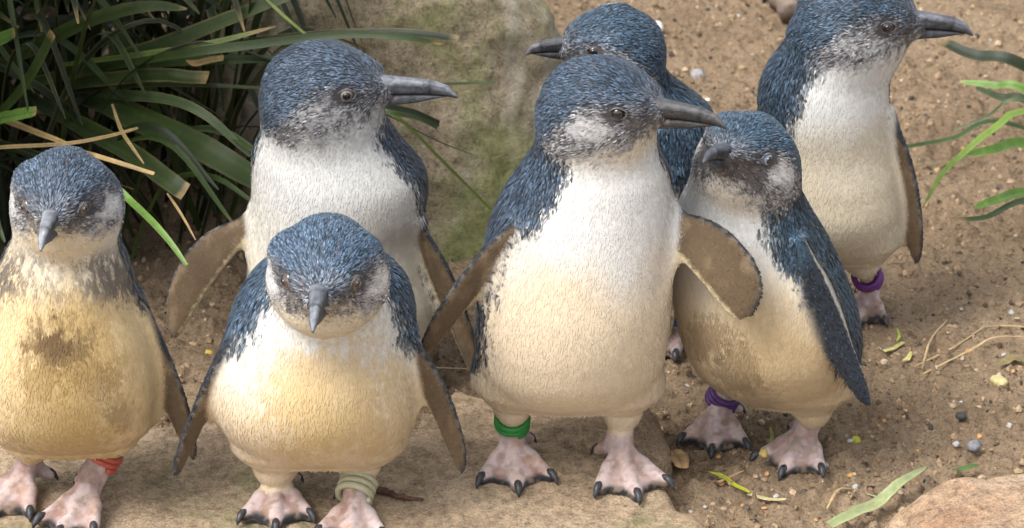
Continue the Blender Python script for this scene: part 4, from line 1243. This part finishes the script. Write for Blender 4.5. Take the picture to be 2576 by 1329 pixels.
def branch(path, rads, mat, name, label, cat):
    path = np.array(path); m = 14
    t0 = np.linspace(0, 1, len(path)); t = np.linspace(0, 1, m)
    pp = np.stack([hermite(t, t0, path[:, i]) for i in range(3)], 1)
    pp += rng.normal(0, .0007, pp.shape)
    vs, fs = tube(pp, np.interp(t, [0, 1], rads) * rng.uniform(.85, 1.15, m), 8)
    c = pp.mean(axis=0)
    o = make_mesh(name, vs, fs, mat, None, origin=c)
    o.location = tuple(c)
    return tag(o, label, cat)
M_WOOD = simple('grey weathered wood', (.09, .065, .05), (.24, .18, .14), 60, .85, .8, .003)
M_TWIG = simple('red brown twig', (.05, .022, .015), (.15, .075, .05), 120, .8, .8, .002)
branch([on_soil(1905, -40, .02), on_soil(1950, 18, .016), on_soil(1990, 62, .012)], (.016, .012), M_WOOD, 'dead_branch', 'thick grey dead branch on the sand behind the sideways looking penguin', 'branch')
tz = SLAB_Z + .004
branch([G(945, 1232, tz), G(1000, 1245, tz), G(1062, 1260, tz)], (.0032, .0012), M_TWIG, 'twig', 'red brown twig on the slab behind the olive leg band', 'twig')

def stone(px, py, r, colr, label, cat='stone', name='pebble', group=None, squash=.7, sub=1, mat=None, z=None):
    c = on_soil(px, py) if z is None else G(px, py, z)
    vs, fs = uv_sphere(np.zeros(3), 1.0, (0, 0, 1), 12, 8)
    nz_ = vnoise(vs, 1.6, rng.integers(0, 99))
    vs = vs * (.65 + .6 * nz_)[:, None] * np.array([r * rng.uniform(.85, 1.25), r * rng.uniform(.7, 1.0), r * squash])
    a = rng.uniform(0, 6.28)
    M_ = np.array([[math.cos(a), -math.sin(a), 0], [math.sin(a), math.cos(a), 0], [0, 0, 1]])
    o = make_mesh(name, vs @ M_.T, fs, mat or simple('stone ' + str(px), tuple(x * .65 for x in colr), tuple(min(.9, x * 1.2) for x in colr), 150, .8, .5, .001))
    o.location = (c[0], c[1], c[2] + r * squash * .35)
    return tag(o, label, cat, group)
stone(1756, 180, .0085, (.34, .33, .33), 'grey and black pebble on the sand behind the blue backed penguin')
stone(1655, 92, .0075, (.75, .73, .66), 'white shell chip on the sand', 'shell', 'shell_chip', squash=.9)
stone(1782, 264, .004, (.7, .68, .62), 'small white chip by the blue back of the turned penguin', 'chip', 'stone_chip')
stone(1772, 254, .006, (.40, .26, .10), 'ochre crumb beside the small white chip', 'crumb', 'soil_crumb', squash=.5)
stone(2512, 968, .0085, (.55, .46, .22), 'pale oval seed pod on the brown soil', 'seed', 'seed_pod', squash=.45)
stone(2152, 1115, .0042, (.42, .44, .05), 'round yellow green berry on the soil', 'berry', 'berry', squash=1.0)
stone(2448, 1142, .0072, (.22, .22, .23), 'blue grey pebble near the pink rock')
stone(2418, 1055, .0055, (.05, .05, .05), 'small black pebble on the brown soil')
stone(1918, 1165, .0062, (.55, .40, .12), 'yellow seed beside the toes of the cloudy eyed penguin', 'seed', 'seed', squash=.7)
stone(526, 886, .0042, (.52, .38, .08), 'yellow seed under the spread flipper', 'seed', 'seed', squash=.6)
seed_m = [simple('seed a', (.36, .19, .07), (.55, .33, .15), 200, .6), simple('seed b', (.30, .22, .14), (.44, .35, .24), 200, .7), simple('seed c', (.05, .045, .04), (.14, .11, .09), 200, .8), simple('seed d', (.30, .29, .27), (.5, .49, .46), 200, .8)]
names = [('seed', 'seed', 'small ochre seed lying loose on the brown soil', 'ochre seeds scattered on the soil'), ('stone_chip', 'chip', 'small pale stone chip lying loose on the brown soil', 'pale chips scattered on the soil'),
         ('soil_crumb', 'crumb', 'small dark soil crumb lying loose on the ground', 'dark crumbs scattered on the soil'), ('grit_stone', 'stone', 'small grey grit stone lying loose on the ground', 'grey grit scattered on the soil')]
n_l = 0
while n_l < 100:
    px, py = (rng.uniform(1720, 2576), rng.uniform(880, 1320)) if n_l % 3 else (rng.uniform(1650, 2576), rng.uniform(10, 900))
    p = G(px, py, 0)
    k = int(rng.choice([0, 0, 1, 2, 2, 3]))
    nm, ct, lb, gr = names[k]
    stone(px, py, rng.uniform(.0014, .0032), (1, 1, 1), lb, ct, nm, gr, rng.uniform(.5, .9), mat=seed_m[k])
    n_l += 1
# crumbs nobody could count
def crumbs(n, name, rmin, rmax, mat, sampler):
    t_ = (1 + 5 ** .5) / 2
    iv = np.array([(-1, t_, 0), (1, t_, 0), (-1, -t_, 0), (1, -t_, 0), (0, -1, t_), (0, 1, t_), (0, -1, -t_), (0, 1, -t_), (t_, 0, -1), (t_, 0, 1), (-t_, 0, -1), (-t_, 0, 1)]) / 1.9
    itf = np.array([(0, 11, 5), (0, 5, 1), (0, 1, 7), (0, 7, 10), (0, 10, 11), (1, 5, 9), (5, 11, 4), (11, 10, 2), (10, 7, 6), (7, 1, 8), (3, 9, 4), (3, 4, 2), (3, 2, 6), (3, 6, 8), (3, 8, 9), (4, 9, 5), (2, 4, 11), (6, 2, 10), (8, 6, 7), (9, 8, 1)])
    xy = sampler(n)
    z = soil_height(xy)
    r = rmin + (rmax - rmin) * rng.random(n) ** 3
    vs = iv[None] * (1 + rng.normal(0, .22, (n, 12, 1))) * (r[:, None, None] * rng.uniform(.6, 1.3, (n, 1, 3)))
    vs = vs + np.concatenate([xy, z[:, None]], 1)[:, None, :]
    fs = (itf[None] + (np.arange(n) * 12)[:, None, None]).reshape(-1, 3)
    tint = rng.choice(4, n, p=[.5, .25, .17, .08])
    pal = np.array([(.31, .215, .13), (.17, .115, .07), (.42, .31, .20), (.06, .05, .04)])
    colr = np.repeat(pal[tint] * rng.uniform(.7, 1.25, (n, 1)), 12, axis=0)
    o = make_mesh(name, vs.reshape(-1, 3), fs, mat, None, colr, False)
    return o
M_CRUMB = attr_mat('soil crumbs', .95, 200, .3, .4, .001)
co = crumbs(17000, 'soil_grit', .0007, .0034, M_CRUMB, lambda n: np.stack([rng.uniform(-.45, .50, n), rng.uniform(-.12, 1.05, n)], 1))
tag(co, 'fine loose grit and crumbs covering the sandy soil', 'grit', kind='stuff')
